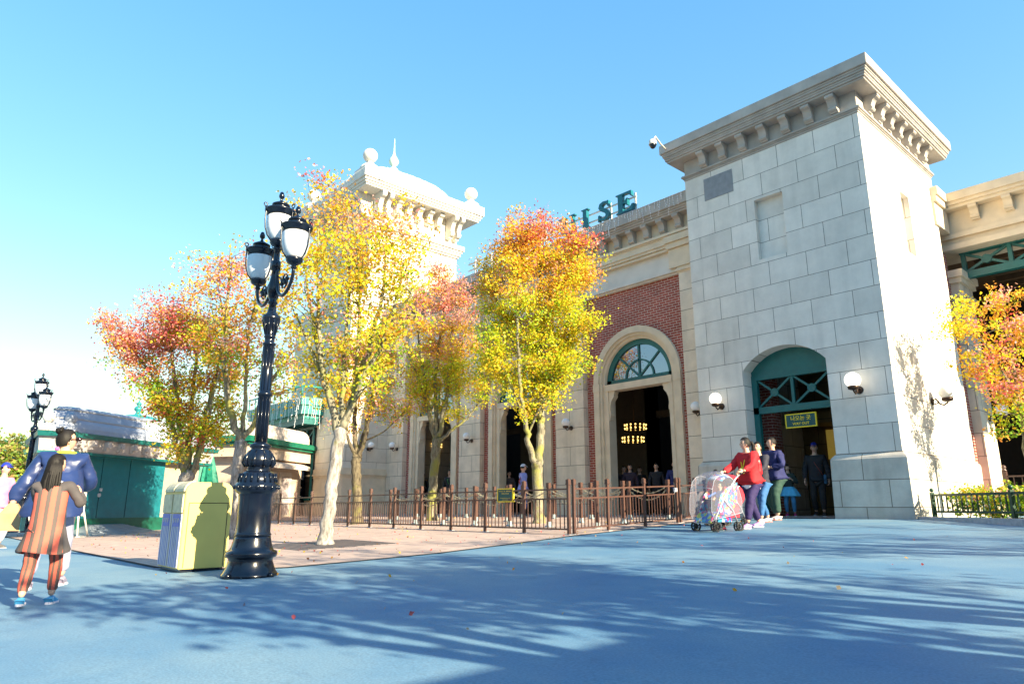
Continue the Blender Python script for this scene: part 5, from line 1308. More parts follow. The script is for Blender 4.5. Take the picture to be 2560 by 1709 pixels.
mb.add(V, [(2 * i, 2 * i + 1, 2 * i + 3, 2 * i + 2) for i in range(8)]); mb.build('roof_glass', M('pavilion_glass', (.35, .42, .48), .1), pa)
mb = MB(); mb.prism([PV(3, -2.4, 1.3), PV(13, -2.4, 1.3), PV(12, -2.4, -.1), PV(3, -2.4, -.1)], pb * -.1); mb.build('teal_awning', M('pale_teal', (.30, .55, .58), .6), pa)
wf = thing('white_railing', 'white garden railing far behind at the left edge', 'railing', tuple(at(10, 1310, 26)))
mb = MB(); P0 = at(-60, 1290, 26); P1 = at(190, 1290, 27)
for z in (.15, -.25): mb.tube([P0 + Vector((0, 0, z)), P1 + Vector((0, 0, z))], .035, 6)
for i in range(26): q = P0.lerp(P1, i / 25); mb.tube([q + Vector((0, 0, -.35)), q + Vector((0, 0, .2))], .025, 5)
mb.build('rails', m_white, wf)

# ------------------------------------------------------------------ people
m_skin = M('skin', (.62, .36, .25), .5, var=.04); m_hair = M('black_hair', (.010, .008, .007), .6, var=.2, scale=40, spec=.25); m_eye = M('eye_dark', (.01, .008, .008), .2, var=0); m_lip = M('lips', (.45, .14, .12), .45, var=0)
m_sole = M('pale_sole', (.7, .6, .5), .6)
def cloth(name, c, rough=.8, bump=.9): return MATS.get(name) or M(name, c, rough, var=.12, scale=9, bump=bump, bscale=8)
def skin_mesh(nodes, edges, root=0, sub=2):
    """one continuous tapered surface over a joint skeleton"""
    me = bpy.data.meshes.new('tmp'); me.from_pydata([tuple(p) for p, _ in nodes], edges, [])
    o = bpy.data.objects.new('tmp', me); C.objects.link(o)
    sk = o.modifiers.new('s', 'SKIN'); sk.use_smooth_shade = True
    for i, (p, r_) in enumerate(nodes):
        d = me.skin_vertices[0].data[i]; d.radius = r_ if isinstance(r_, tuple) else (r_, r_); d.use_root = (i == root)
    if sub: s = o.modifiers.new('u', 'SUBSURF'); s.levels = sub; s.render_levels = sub
    dg = bpy.context.evaluated_depsgraph_get(); ev = o.evaluated_get(dg); m2 = ev.to_mesh()
    V = [v.co.copy() for v in m2.vertices]; F = [tuple(p.vertices) for p in m2.polygons]
    ev.to_mesh_clear(); bpy.data.objects.remove(o); bpy.data.meshes.remove(me)
    return V, F
def folds(V, k):
    out = []
    for v in V:
        p = Vector((v.x, v.y, v.z * 1.6))
        r1 = 1 - 2 * abs(mnoise.noise(p * 8.0)); q = mnoise.noise_vector(p * 5.0) * .016 + mnoise.noise_vector(p * 13.0) * .007
        c = Vector((v.x, v.y, 0)); c = c.normalized() if c.length > 1e-4 else Vector((0, 0, 0))
        out.append(v + (q + c * (.010 * max(r1, -.4))) * k)
    return out
def ik(a, t, l1, l2, pole):
    a = Vector(a); t = Vector(t); d = t - a; L_ = min(d.length, (l1 + l2) * .995); u = d.normalized(); t = a + u * L_
    x = (l1 * l1 - l2 * l2 + L_ * L_) / (2 * L_); h = math.sqrt(max(l1 * l1 - x * x, 0)); p = Vector(pole); p = p - u * p.dot(u)
    return a + u * x + p.normalized() * h, t
def head_mesh(mb, c, yaw, pitch, s, roll=0.0):
    rot = Matrix.Rotation(yaw, 3, 'Z') @ Matrix.Rotation(pitch, 3, 'X') @ Matrix.Rotation(roll, 3, 'Y')
    seg, rg = 28, 22; V = []
    for i in range(rg + 1):
        t = math.pi * i / rg
        for k in range(seg):
            a = 2 * math.pi * k / seg; x, y, z = math.sin(t) * math.cos(a), math.sin(t) * math.sin(a), math.cos(t)
            w = .076 * (1 + (.34 * z if z < 0 else 0)); d = .094 * (1 + (.16 * z if z < 0 else .0)); h = .118
            yy = y * d + (.012 * max(0, -z) if y > 0 else .02 * z * (z < 0))
            if y > .2:
                g1 = math.exp(-((x / .16) ** 2 + ((z + .18) / .20) ** 2)); yy += .024 * g1 * (1 if z > -.34 else .4)
                for sx_ in (-1, 1): yy -= .010 * math.exp(-(((x - .36 * sx_) / .20) ** 2 + ((z - .06) / .12) ** 2))
                yy += .006 * math.exp(-((x / .3) ** 2 + ((z + .56) / .08) ** 2)); yy += .007 * math.exp(-((x / .3) ** 2 + ((z + .86) / .14) ** 2))
            V.append(c + rot @ (Vector((x * w, yy, z * h)) * s))
    F = [(i * seg + k, (i + 1) * seg + k, (i + 1) * seg + (k + 1) % seg, i * seg + (k + 1) % seg) for i in range(rg) for k in range(seg)]
    mb.add(V, F, 0, True)
    for sx_ in (-1, 1):
        mb.sphere(c + rot @ (Vector((.028 * sx_, .080, .008)) * s), .011 * s, 8, 6, 1)
        mb.sphere(c + rot @ (Vector((.076 * sx_, -.004, -.01)) * s), (.010 * s, .020 * s, .030 * s), 10, 8, 0, ex=rot)
        mb.tube([c + rot @ (Vector((q * sx_, .088 - abs(q - .03) * .4, .034)) * s) for q in (.012, .03, .046)], .0045 * s, 5, 3)
    mb.tube([c + rot @ (Vector((q, .094 - abs(q) * .35, -.064)) * s) for q in (-.02, 0, .02)], [.002 * s, .007 * s, .002 * s], 6, 2)
    return rot
def hair_shell(c, rot, s, front=.30, low=-.25, grow=1.12, sideburn=-.15):
    seg, rg = 30, 20; V = []; idx = {}; F = []
    def keep(x, y, z):
        if y > .25: return z > front + .25 * abs(x)
        if y > -.05: return z > sideburn + .4 * (y + .05)
        return z > low
    P = []
    for i in range(rg + 1):
        t = math.pi * i / rg
        for k in range(seg):
            a = 2 * math.pi * k / seg; x, y, z = math.sin(t) * math.cos(a), math.sin(t) * math.sin(a), math.cos(t)
            n = 1 + .02 * math.sin(13 * a + 5 * z)
            P.append((Vector((x * .078, y * .096 - (.004 if y < 0 else 0), z * .118)) * (grow * n * s), keep(x, y, z)))
    mb = MB(); V = [c + rot @ p for p, _ in P]
    F = []
    for i in range(rg):
        for k in range(seg):
            q = (i * seg + k, (i + 1) * seg + k, (i + 1) * seg + (k + 1) % seg, i * seg + (k + 1) % seg)
            if sum(P[j][1] for j in q) >= 3: F.append(q)
    mb.add(V, F, 0, True); return mb
def hand(mb, w, fd, pn, s, curl=.9):
    """palm, four fingers of unequal length and a thumb from the side of the palm; w wrist, fd pointing direction, pn palm normal"""
    fd = Vector(fd).normalized(); pn = Vector(pn); pn = (pn - fd * pn.dot(fd)).normalized(); sd_ = fd.cross(pn)
    mt = Matrix((sd_, pn, fd)).transposed()
    mb.sphere(w + fd * .045 * s, (.038 * s, .017 * s, .052 * s), 12, 8, 0, ex=mt)
    for j, (o_, L_) in enumerate(((-.028, .068), (-.009, .078), (.010, .073), (.027, .056))):
        p = w + fd * (.085 * s) + sd_ * (o_ * s); P = [p]; d = fd.copy()
        for q in range(3):
            ca = curl * (.45 + .12 * j * .5); d = (d * math.cos(ca) + pn * math.sin(ca)).normalized(); P.append(P[-1] + d * (L_ * s * (.42, .32, .26)[q]))
        mb.tube(P, [.0095 * s, .009 * s, .008 * s, .006 * s], 6)
    P = [w + fd * .02 * s - sd_ * .026 * s, w + fd * .05 * s - sd_ * .05 * s + pn * .008 * s, w + fd * .08 * s - sd_ * .05 * s + pn * (.02 + .015 * curl) * s]
    mb.tube(P, [.012 * s, .011 * s, .008 * s], 6)
def person(label, loc, yaw, H=1.68, lean=0.0, feet=((-.09, .02, 0), (.09, -.05, 0)), hands=None, head=(0, 0, 0), top=('jacket', (.1, .1, .1)), puff=1.0, bottom=('trousers', (.05, .05, .06)), shoe=((.1, .1, .1), None), hair='short', extra=None, poles=None, dress=None, knees=None, build=1.0, cuff=.93, curl=.8, group=None, leg=1.0, hood=None):
    """frame: +y is the way the figure faces, x its right; sizes scale with H"""
    o = local_thing('person', label, 'person', tuple(loc), group, yaw); k = H / 1.7; hs = 1.0 * (1.0 if H > 1.3 else 1.18) * (k if H > 1.3 else k)
    hs = k if H > 1.3 else (.20 + .5 * k + .12)
    P = Vector((0, 0, .53 * H)); u = Vector((0, math.sin(lean), math.cos(lean)))
    waist = P + u * .10 * H; chest = P + u * .235 * H; shl = P + u * .295 * H; neck = P + u * .335 * H
    sw = .108 * H * (1.0 if H > 1.3 else .95); hw = .052 * H
    hc = neck + Vector((0, math.sin(lean * .4), math.cos(lean * .4))) * (.118 * hs + .035 * H) + Vector((0, .012, 0))
    N = [(P, (.085 * H * build * .95, .068 * H * build)), (waist, (.080 * H * build, .060 * H * build)), (chest, (.090 * H * build, .066 * H * build)), (neck, .036 * H), (hc - Vector((0, 0, .05 * hs)), .034 * H)]
    E = [(0, 1), (1, 2), (2, 3), (3, 4)]; J = {}
    for i, sx_ in enumerate((-1, 1)):
        fx, fy, fz = feet[i]; hip = P + Vector((sx_ * hw, 0, -.02 * H)); ank = Vector((fx, fy, fz + .052 * H))
        kn, ank = ik(hip, ank, .245 * H, .235 * H, (knees[i] if knees else (sx_ * .12, 1, .1)))
        sh = shl + Vector((sx_ * sw, 0, 0)); ht = Vector(hands[i]) if hands and hands[i] is not None else sh + Vector((sx_ * .05 * H, .04 * H, -.315 * H))
        el, wr = ik(sh, ht, .172 * H, .155 * H, (poles[i] if poles and poles[i] else (sx_ * .5, -1, -.2)))
        J[i] = (hip, kn, ank, sh, el, wr)
        b = len(N); N += [(hip, .058 * H), (kn, .036 * H), (ank, .024 * H)]; E += [(0, b), (b, b + 1), (b + 1, b + 2)]
        b = len(N); N += [(sh, .038 * H), (el, .026 * H), (wr, .019 * H)]; E += [(2, b), (b, b + 1), (b + 1, b + 2)]
    V, F = skin_mesh(N, E, 0, 1)
    mb = MB(); mb.add(V, F, 0, True)
    rot = head_mesh(mb, hc, head[0], head[1], hs, head[2])
    for i in (0, 1):
        hip, kn, ank, sh, el, wr = J[i]; d = (wr - el).normalized(); pn = Vector((-1 if i else 1, .35, 0))
        hand(mb, wr, d, pn, hs, curl)
    mb.build('body', [m_skin, m_eye, m_lip, m_hair], o)
    # upper garment
    tc = cloth(*top) if len(top) == 2 else cloth(top[0], top[1], top[2])
    hem = P - u * .06 * H
    N = [(waist, (.098 * H * build * puff, .082 * H * build * puff)), (chest, (.105 * H * build * puff, .083 * H * build * puff)), (neck - u * .012 * H, .046 * H), (P, (.102 * H * build * puff, .088 * H * build * puff)), (hem, (.104 * H * build * puff, .090 * H * build * puff))]
    E = [(0, 1), (1, 2), (0, 3), (3, 4)]
    for i in (0, 1):
        hip, kn, ank, sh, el, wr = J[i]; b = len(N); c_ = el.lerp(wr, cuff)
        N += [(sh, .052 * H * puff), (sh.lerp(el, .5), .045 * H * puff), (el, .040 * H * puff), (el.lerp(c_, .5), .037 * H * puff), (c_, .030 * H * puff)]
        E += [(1, b), (b, b + 1), (b + 1, b + 2), (b + 2, b + 3), (b + 3, b + 4)]
    V, F = skin_mesh(N, E, 0, 3)
    V = folds(V, k * puff)
    mb = MB(); mb.add(V, F, 0, True); mb.build(top[0].split('__')[0], tc, o)
    if not dress or bottom:
        bc = cloth(*bottom)
        N = [(P + u * .01 * H, (.090 * H * build, .078 * H * build))]; E = []
        for i in (0, 1):
            hip, kn, ank, sh, el, wr = J[i]; b = len(N); lo = kn.lerp(ank, .88)
            N += [(hip - Vector((0, 0, .03 * H)), .064 * H * leg), (hip.lerp(kn, .5), .055 * H * leg), (kn, .045 * H * leg), (kn.lerp(lo, .45), .042 * H * leg), (lo, .033 * H * leg)]
            E += [(0, b), (b, b + 1), (b + 1, b + 2), (b + 2, b + 3), (b + 3, b + 4)]
        V, F = skin_mesh(N, E, 0, 3); V = folds(V, k * .55); mb = MB(); mb.add(V, F, 0, True); mb.build(bottom[0].split('__')[0], bc, o)
    for i in (0, 1):
        hip, kn, ank, sh, el, wr = J[i]; sc = cloth('shoe__%d%d%d' % tuple(int(q * 99) for q in shoe[0]), shoe[0], .5, .1)
        fd = Vector((.15 * (-1 if i == 0 else 1), 1, 0)).normalized(); fz = feet[i][2]
        a = ank + Vector((0, 0, -.012 * H)); base_ = Vector((ank.x, ank.y, fz))
        V, F = skin_mesh([(base_ + Vector((0, 0, .045 * H)) - fd * .012 * H, .028 * H), (base_ + Vector((0, 0, .024 * H)) + fd * .05 * H, (.027 * H, .022 * H)), (base_ + Vector((0, 0, .018 * H)) + fd * .098 * H, (.022 * H, .015 * H)), (base_ + Vector((0, 0, .026 * H)) - fd * .03 * H, .024 * H)], [(0, 1), (1, 2), (0, 3)], 0, 2)
        V = [Vector((v.x, v.y, max(v.z, fz + .006))) for v in V]
        mb = MB(); mb.add(V, F, 0, True)
        pts = [base_ + fd * (q * H) + Vector((fd.y, -fd.x, 0)) * (w_ * H) + Vector((0, 0, .002)) for q, w_ in ((-.052, .012), (-.03, .024), (.02, .026), (.07, .030), (.105, .018), (.112, 0), (.105, -.018), (.07, -.028), (.02, -.024), (-.03, -.023), (-.052, -.012))]
        mb.prism(pts, (0, 0, .014), 1); mb.build('shoe', [sc, cloth('sole__%d' % int((shoe[1] or (.6, .6, .6))[0] * 99), shoe[1] or (.6, .6, .6))], o)
    # hair or cap
    if hair:
        if hair in ('bun', 'pony', 'long'): hm = hair_shell(hc, rot, hs, .40, -.55, 1.13)
        else: hm = hair_shell(hc, rot, hs, .38, -.30, 1.12)
        if hair == 'bun':
            hm.sphere(hc + rot @ (Vector((.0, -.07, .115)) * hs), (.045 * hs, .04 * hs, .038 * hs), 14, 10)
            for q in range(5): hm.sphere(hc + rot @ (Vector((.03 * math.cos(q * 1.3), -.07 + .02 * math.sin(q * 2), .12 + .022 * math.sin(q * 1.3))) * hs), .022 * hs, 8, 6)
        if hair == 'pony': hm.tube([hc + rot @ (Vector(p) * hs) for p in ((0, -.09, .03), (.0, -.135, .03), (0, -.16, -.03), (0, -.15, -.12), (.005, -.13, -.19))], [.03 * hs, .034 * hs, .035 * hs, .028 * hs, .008 * hs], 10)
        if hair == 'long':
            rr = random.Random(4)
            for q in range(26):
                a = math.pi * (1.02 + .96 * q / 25); e = Vector((math.cos(a) * .082, math.sin(a) * .098, 0)); x2 = e.x * 1.25 + rr.uniform(-.01, .01)
                hm.tube([hc + rot @ (Vector((e.x * .8, e.y * .85, .06)) * hs), hc + rot @ (Vector((e.x * 1.05, e.y * 1.06, -.06)) * hs), hc + rot @ (Vector((x2, e.y * 1.2 - .01, -.19)) * hs), hc + rot @ (Vector((x2 * 1.05, e.y * 1.15 - .02, -.30 - rr.uniform(0, .05))) * hs), hc + rot @ (Vector((x2 * .95, e.y * 1.05 - .03, -.40 - rr.uniform(0, .06))) * hs)], [.016 * hs, .022 * hs, .023 * hs, .018 * hs, .004 * hs], 6)
        hm.build('hair', m_hair, o)
    if extra: extra(o, dict(P=P, u=u, chest=chest, shl=shl, neck=neck, hc=hc, rot=rot, hs=hs, J=J, H=H, sw=sw))
    return o
def cap(o, q, col, name, m2=None):
    mb = hair_shell(q['hc'], q['rot'], q['hs'], .34, .18, 1.2, .22)
    c = q['hc']; rt_ = q['rot']; s = q['hs']
    P = [c + rt_ @ (Vector((x, y, z)) * s) for x, y, z in ((-.07, .085, .045), (-.055, .135, .035), (0, .16, .035), (.055, .135, .035), (.07, .085, .045))]
    mb.prism(P, rt_ @ Vector((0, 0, .008)) * s); mb.build('cap', cloth(name, col), o)
def strap(o, pts, col, name, r_=.012):
    mb = MB(); mb.tube(pts, r_, 6); mb.build(name.split('__')[0], cloth(name, col, .6, .1), o)
def yaw_to(dx, dy): return math.atan2(-dx, dy)      # local +y turned to (dx, dy)

# woman in the navy jacket, seen from behind
def nv(o, q):
    c = q['neck']; u = q['u']; mb = MB()      # hood lying on the back, lime lining
    V, F = skin_mesh([(c + Vector((0, -.03, -.01)), (.09, .045)), (c + Vector((0, -.085, -.05)), (.10, .045)), (c + Vector((0, -.115, -.12)), (.075, .04)), (c + Vector((.085, .01, -.0)), .035), (c + Vector((-.085, .01, -.0)), .035)], [(0, 1), (1, 2), (0, 3), (0, 4)], 0, 2)
    mb.add(V, F, 0, True); mb.build('hood', cloth('navy_shell', (.018, .034, .115), .35), o)
    mb = MB(); mb.sphere(c + Vector((0.02, -.07, .022)), (.085, .04, .02), 16, 8); mb.build('hood_lining', cloth('lime_lining', (.50, .62, .04)), o)
    mb = MB()
    for s in (-1, 1): mb.sphere(q['hc'] + q['rot'] @ Vector((.034 * s, .088, .004)), (.03, .014, .02), 10, 8); mb.tube([q['hc'] + q['rot'] @ Vector(p) for p in ((.06 * s, .075, .01), (.078 * s, .04, .01), (.08 * s, -.01, .008))], .004, 5)
    mb.build('sunglasses', cloth('dark_lens', (.02, .006, .008), .15, 0), o)
    mb = MB(); rr = random.Random(2)
    hem = q['P'] - u * .05
    n = 30; V = []
    for i, (t, a, b) in enumerate(((.34, .165, .13), (.16, .19, .15), (.0, .215, .172), (-.12, .235, .185), (-.16, .215, .165))):
        for k in range(n):
            an = 2 * math.pi * k / n; f = 1 + .035 * math.sin(5 * an + i) + rr.uniform(-.015, .015); p = q['P'] + u * t
            V.append(p + Vector((math.cos(an) * a * f, math.sin(an) * b * f, 0)))
    V = folds(V, 1.0)
    mb.add(V, [(i * n + k, i * n + (k + 1) % n, (i + 1) * n + (k + 1) % n, (i + 1) * n + k) for i in range(4) for k in range(n)], 0, True); mb.build('jacket_skirt', cloth('navy_shell', (.018, .034, .115), .35), o)
wl_ = Vector((-7.42, 1.16, 0)); wl_.z = g(wl_.x, wl_.y)
WV = Vector((-.99, .13, 0)).normalized()
woman = person('woman in a navy hooded jacket, hair in a bun, seen from behind beside the girl', wl_, yaw_to(-.97, .24), H=1.40, lean=.50, feet=((-.10, -.10, 0), (.12, .16, 0)), hands=((-.36, .12, .64), (.17, .44, .86)), poles=((-.5, -.6, -.4), (.7, -.5, -.8)), head=(-1.15, .15, 0), top=('jacket__navy', (.018, .034, .115), .35), puff=1.16, bottom=('trousers__lilacgrey', (.34, .34, .46)), shoe=((.30, .26, .34), (.75, .7, .75)), hair='bun', extra=nv, leg=1.15, build=1.0, curl=1.2)
# paper bag she carries
ca, sa = math.cos(yaw_to(-.97, .24)), math.sin(yaw_to(-.97, .24))
def toworld(loc, yaw, p): ca, sa = math.cos(yaw), math.sin(yaw); return Vector((loc[0] + ca * p[0] - sa * p[1], loc[1] + sa * p[0] + ca * p[1], loc[2] + p[2]))
hb = toworld(wl_, yaw_to(-.97, .24), (-.27, .10, .70))
pb_ = thing('paper_bag', 'tan paper bag with a mint green side held in the navy jacket woman\'s hand', 'bag', tuple(hb))
mb = MB(); c = hb + Vector((-.02, -.04, -.11)); ex = Vector((.45, .89, 0)).normalized(); ey = Vector((-ex.y, ex.x, 0)); 
mb.add([c + ex * (a * .085 * w_) + ey * (b * .045 * w_) + Vector((0, 0, z * .78)) for z, w_ in ((-.14, 1.05), (.05, 1.0), (.13, .55), (.16, .35)) for a, b in ((-1, -1), (1, -1), (1, 1), (-1, 1))], [(i * 4 + k_, i * 4 + (k_ + 1) % 4, i * 4 + 4 + (k_ + 1) % 4, i * 4 + 4 + k_) for i in range(3) for k_ in range(4)] + [(3, 2, 1, 0), (12, 13, 14, 15)])
mb.build('sack', cloth('kraft_paper', (.42, .28, .14), .8), pb_)
mb = MB(); mb.add([c + ex * .091 + ey * (b * .047) + Vector((0, 0, z * .78)) for z, b in ((-.14, -1), (-.14, 1), (.05, 1), (.05, -1))] + [c + ex * .096 + ey * (b * .047) + Vector((0, 0, z * .78)) for z, b in ((-.14, -1), (-.14, 1), (.05, 1), (.05, -1))], [(0, 1, 2, 3), (7, 6, 5, 4), (0, 4, 5, 1), (1, 5, 6, 2), (2, 6, 7, 3), (3, 7, 4, 0)]); mb.build('side_panel', cloth('mint_print', (.25, .60, .48), .7), pb_)

# girl in the striped tunic
def stripes(name, c1, c2, freq, axis='X'):
    m, nt, b = newmat(name); L = nt.links.new
    tc = node(nt, 'ShaderNodeTexCoord'); w = node(nt, 'ShaderNodeTexWave', wave_type='BANDS', bands_direction=axis); w.inputs['Scale'].default_value = freq; w.inputs['Distortion'].default_value = .35; w.inputs['Detail'].default_value = 1
    L(tc.outputs['Object'], w.inputs['Vector']); cr = node(nt, 'ShaderNodeValToRGB'); L(w.outputs[0], cr.inputs[0]); cr.color_ramp.interpolation = 'CONSTANT'
    cr.color_ramp.elements[0].color = (*c1, 1); cr.color_ramp.elements[1].position = .42; cr.color_ramp.elements[1].color = (*c2, 1)
    L(cr.outputs[0], b.inputs['Base Color']); b.inputs['Roughness'].default_value = .85; return m
m_stripe = stripes('orange_stripes', (.10, .075, .065), (.55, .115, .075), 5.2)
def gl(o, q):
    H = q['H']; n = 40; V = []; prof = ((.815, .09, .058), (.76, .108, .076), (.66, .106, .08), (.55, .112, .088), (.45, .135, .105), (.37, .162, .125), (.355, .158, .122))
    for i, (z, a, b) in enumerate(prof):
        for k in range(n):
            an = 2 * math.pi * k / n; f = 1 + (.04 * math.sin(6 * an) if i > 3 else 0); V.append((math.cos(an) * a * f, math.sin(an) * b * f + .01, z * H + (.012 * math.sin(an * 2) if i > 4 else 0)))
    mb = MB(); mb.add(V, [(i * n + k, i * n + (k + 1) % n, (i + 1) * n + (k + 1) % n, (i + 1) * n + k) for i in range(6) for k in range(n)], 0, True); mb.build('tunic', m_stripe, o)
    mb = MB()
    for sgn in (-1, 1):
        V = []
        for i, (z, a, b) in enumerate(prof[1:]):
            for t in range(7):
                an = (0 if sgn > 0 else math.pi) + (t - 3) * .045 * (i + .3); f = (1 + (.04 * math.sin(6 * an) if i > 2 else 0)) * 1.02; V.append((math.cos(an) * a * f, math.sin(an) * b * f + .01, z * H - .002 + (.012 * math.sin(an * 2) if i > 3 else 0)))
        mb.add(V, [(i * 7 + k, i * 7 + k + 1, i * 7 + 8 + k, i * 7 + 7 + k) for i in range(5) for k in range(6)], 0, True)
    mb.build('side_gusset', cloth('charcoal_knit', (.09, .08, .08)), o)
    mb = MB(); mb.tube([(q['neck'] + Vector((math.cos(a) * .048, math.sin(a) * .042, -.02))) for a in [2 * math.pi * i / 16 for i in range(17)]], .012, 6); mb.build('collar', cloth('white_collar', (.8, .76, .8)), o)
    mb = MB(); mb.sphere(q['hc'] + q['rot'] @ Vector((.0, -.02, .118)), .016, 8, 6); mb.build('hair_tie', cloth('pink_tie', (.7, .12, .4)), o)
gp = Vector((-6.12, .93, 0)); gp.z = g(gp.x, gp.y)
girl = person('small girl in an orange and brown striped tunic and leggings with long black hair', gp, yaw_to(-.93, .36), H=1.02, lean=.05, feet=((-.06, -.13, .015), (.08, .06, 0)), hands=((-.05, .20, .56), (.155, .15, .79)), poles=((-.7, -.7, -.5), (.6, -.4, -1)), head=(-.75, .0, 0), top=('sleeves', (.07, .06, .06)), build=.82, puff=.86, bottom=('leggings', (.6, .2, .1)), shoe=((.05, .35, .65), (.75, .25, .50)), hair='long', extra=gl, leg=1.0, curl=.6)
for ch in girl.children:
    if ch.name.startswith('leggings'): ch.data.materials[0] = stripes('legging_stripes', (.12, .075, .06), (.60, .12, .075), 9, 'X')
# capped visitor at the left edge
pc = plane(-14, 1330, 12.5); pc.z = g(pc.x, pc.y)
person('person in a bright blue cap and pink top cut by the left edge', pc, yaw_to(.8, .6), H=1.42, top=('shirt__pink', (.65, .22, .42)), bottom=('trousers__white', (.6, .6, .62)), hair='short', extra=lambda o, q: cap(o, q, (.01, .03, .45), 'blue_cap'))

# ---------------- the stroller group
SF = Vector((-.208, -.978, 0)).normalized(); SL = Vector((-SF.y, SF.x, 0))
yawS = yaw_to(SF.x, SF.y)
sp = Vector((-6.82, 11.02, 0)); sp.z = g(sp.x, sp.y)
m_tube = M('stroller_tube', (.40, .42, .46), .3, metal=.5, var=0); m_tyre = M('black_tyre', (.012, .012, .014), .6, var=0)
def clear(name, col, al, rough=.08):
    m, nt, b = newmat(name); b.inputs['Base Color'].default_value = (*col, 1); b.inputs['Roughness'].default_value = rough; b.inputs['Alpha'].default_value = al; b.inputs['Specular IOR Level'].default_value = .9
    return m
m_cover = clear('rain_cover_clear', (.70, .72, .84), .13); m_milky = clear('rain_cover_milky', (.60, .48, .66), .42, .25)
m_pipe = M('cover_piping', (.42, .42, .50), .4)
def print_mat(name, cols, scale):
    m, nt, b = newmat(name); L = nt.links.new; tc = node(nt, 'ShaderNodeTexCoord'); v = node(nt, 'ShaderNodeTexVoronoi'); v.inputs['Scale'].default_value = scale; L(tc.outputs['Object'], v.inputs['Vector'])
    s_ = node(nt, 'ShaderNodeSeparateColor'); L(v.outputs['Color'], s_.inputs[0]); cr = node(nt, 'ShaderNodeValToRGB'); cr.color_ramp.interpolation = 'CONSTANT'; L(s_.outputs[0], cr.inputs[0])
    for i, c in enumerate(cols):
        e = cr.color_ramp.elements[i] if i < 2 else cr.color_ramp.elements.new(i / len(cols)); e.position = i / len(cols); e.color = (*c, 1)
    L(cr.outputs[0], b.inputs['Base Color']); b.inputs['Roughness'].default_value = .8; return m
m_print = print_mat('floral_print', [(.01, .06, .28), (.22, .015, .13), (.02, .20, .34), (.38, .40, .46), (.30, .02, .10), (.30, .34, .03)], 18)
def wheel(o, x, y, r_=.085):
    mb = MB()
    for s in (-1, 1):
        P = [(x + s * .035, y + (r_ - .016) * math.cos(a), r_ + (r_ - .016) * math.sin(a)) for a in [2 * math.pi * i / 20 for i in range(21)]]; mb.tube(P, .016, 8)
        for i in range(5): a = 2 * math.pi * i / 5; mb.tube([(x + s * .035, y, r_), (x + s * .035, y + (r_ - .02) * math.cos(a), r_ + (r_ - .02) * math.sin(a))], .008, 5)
    mb.tube([(x - .05, y, r_), (x + .05, y, r_)], .018, 8); mb.build('wheel', m_tyre, o)
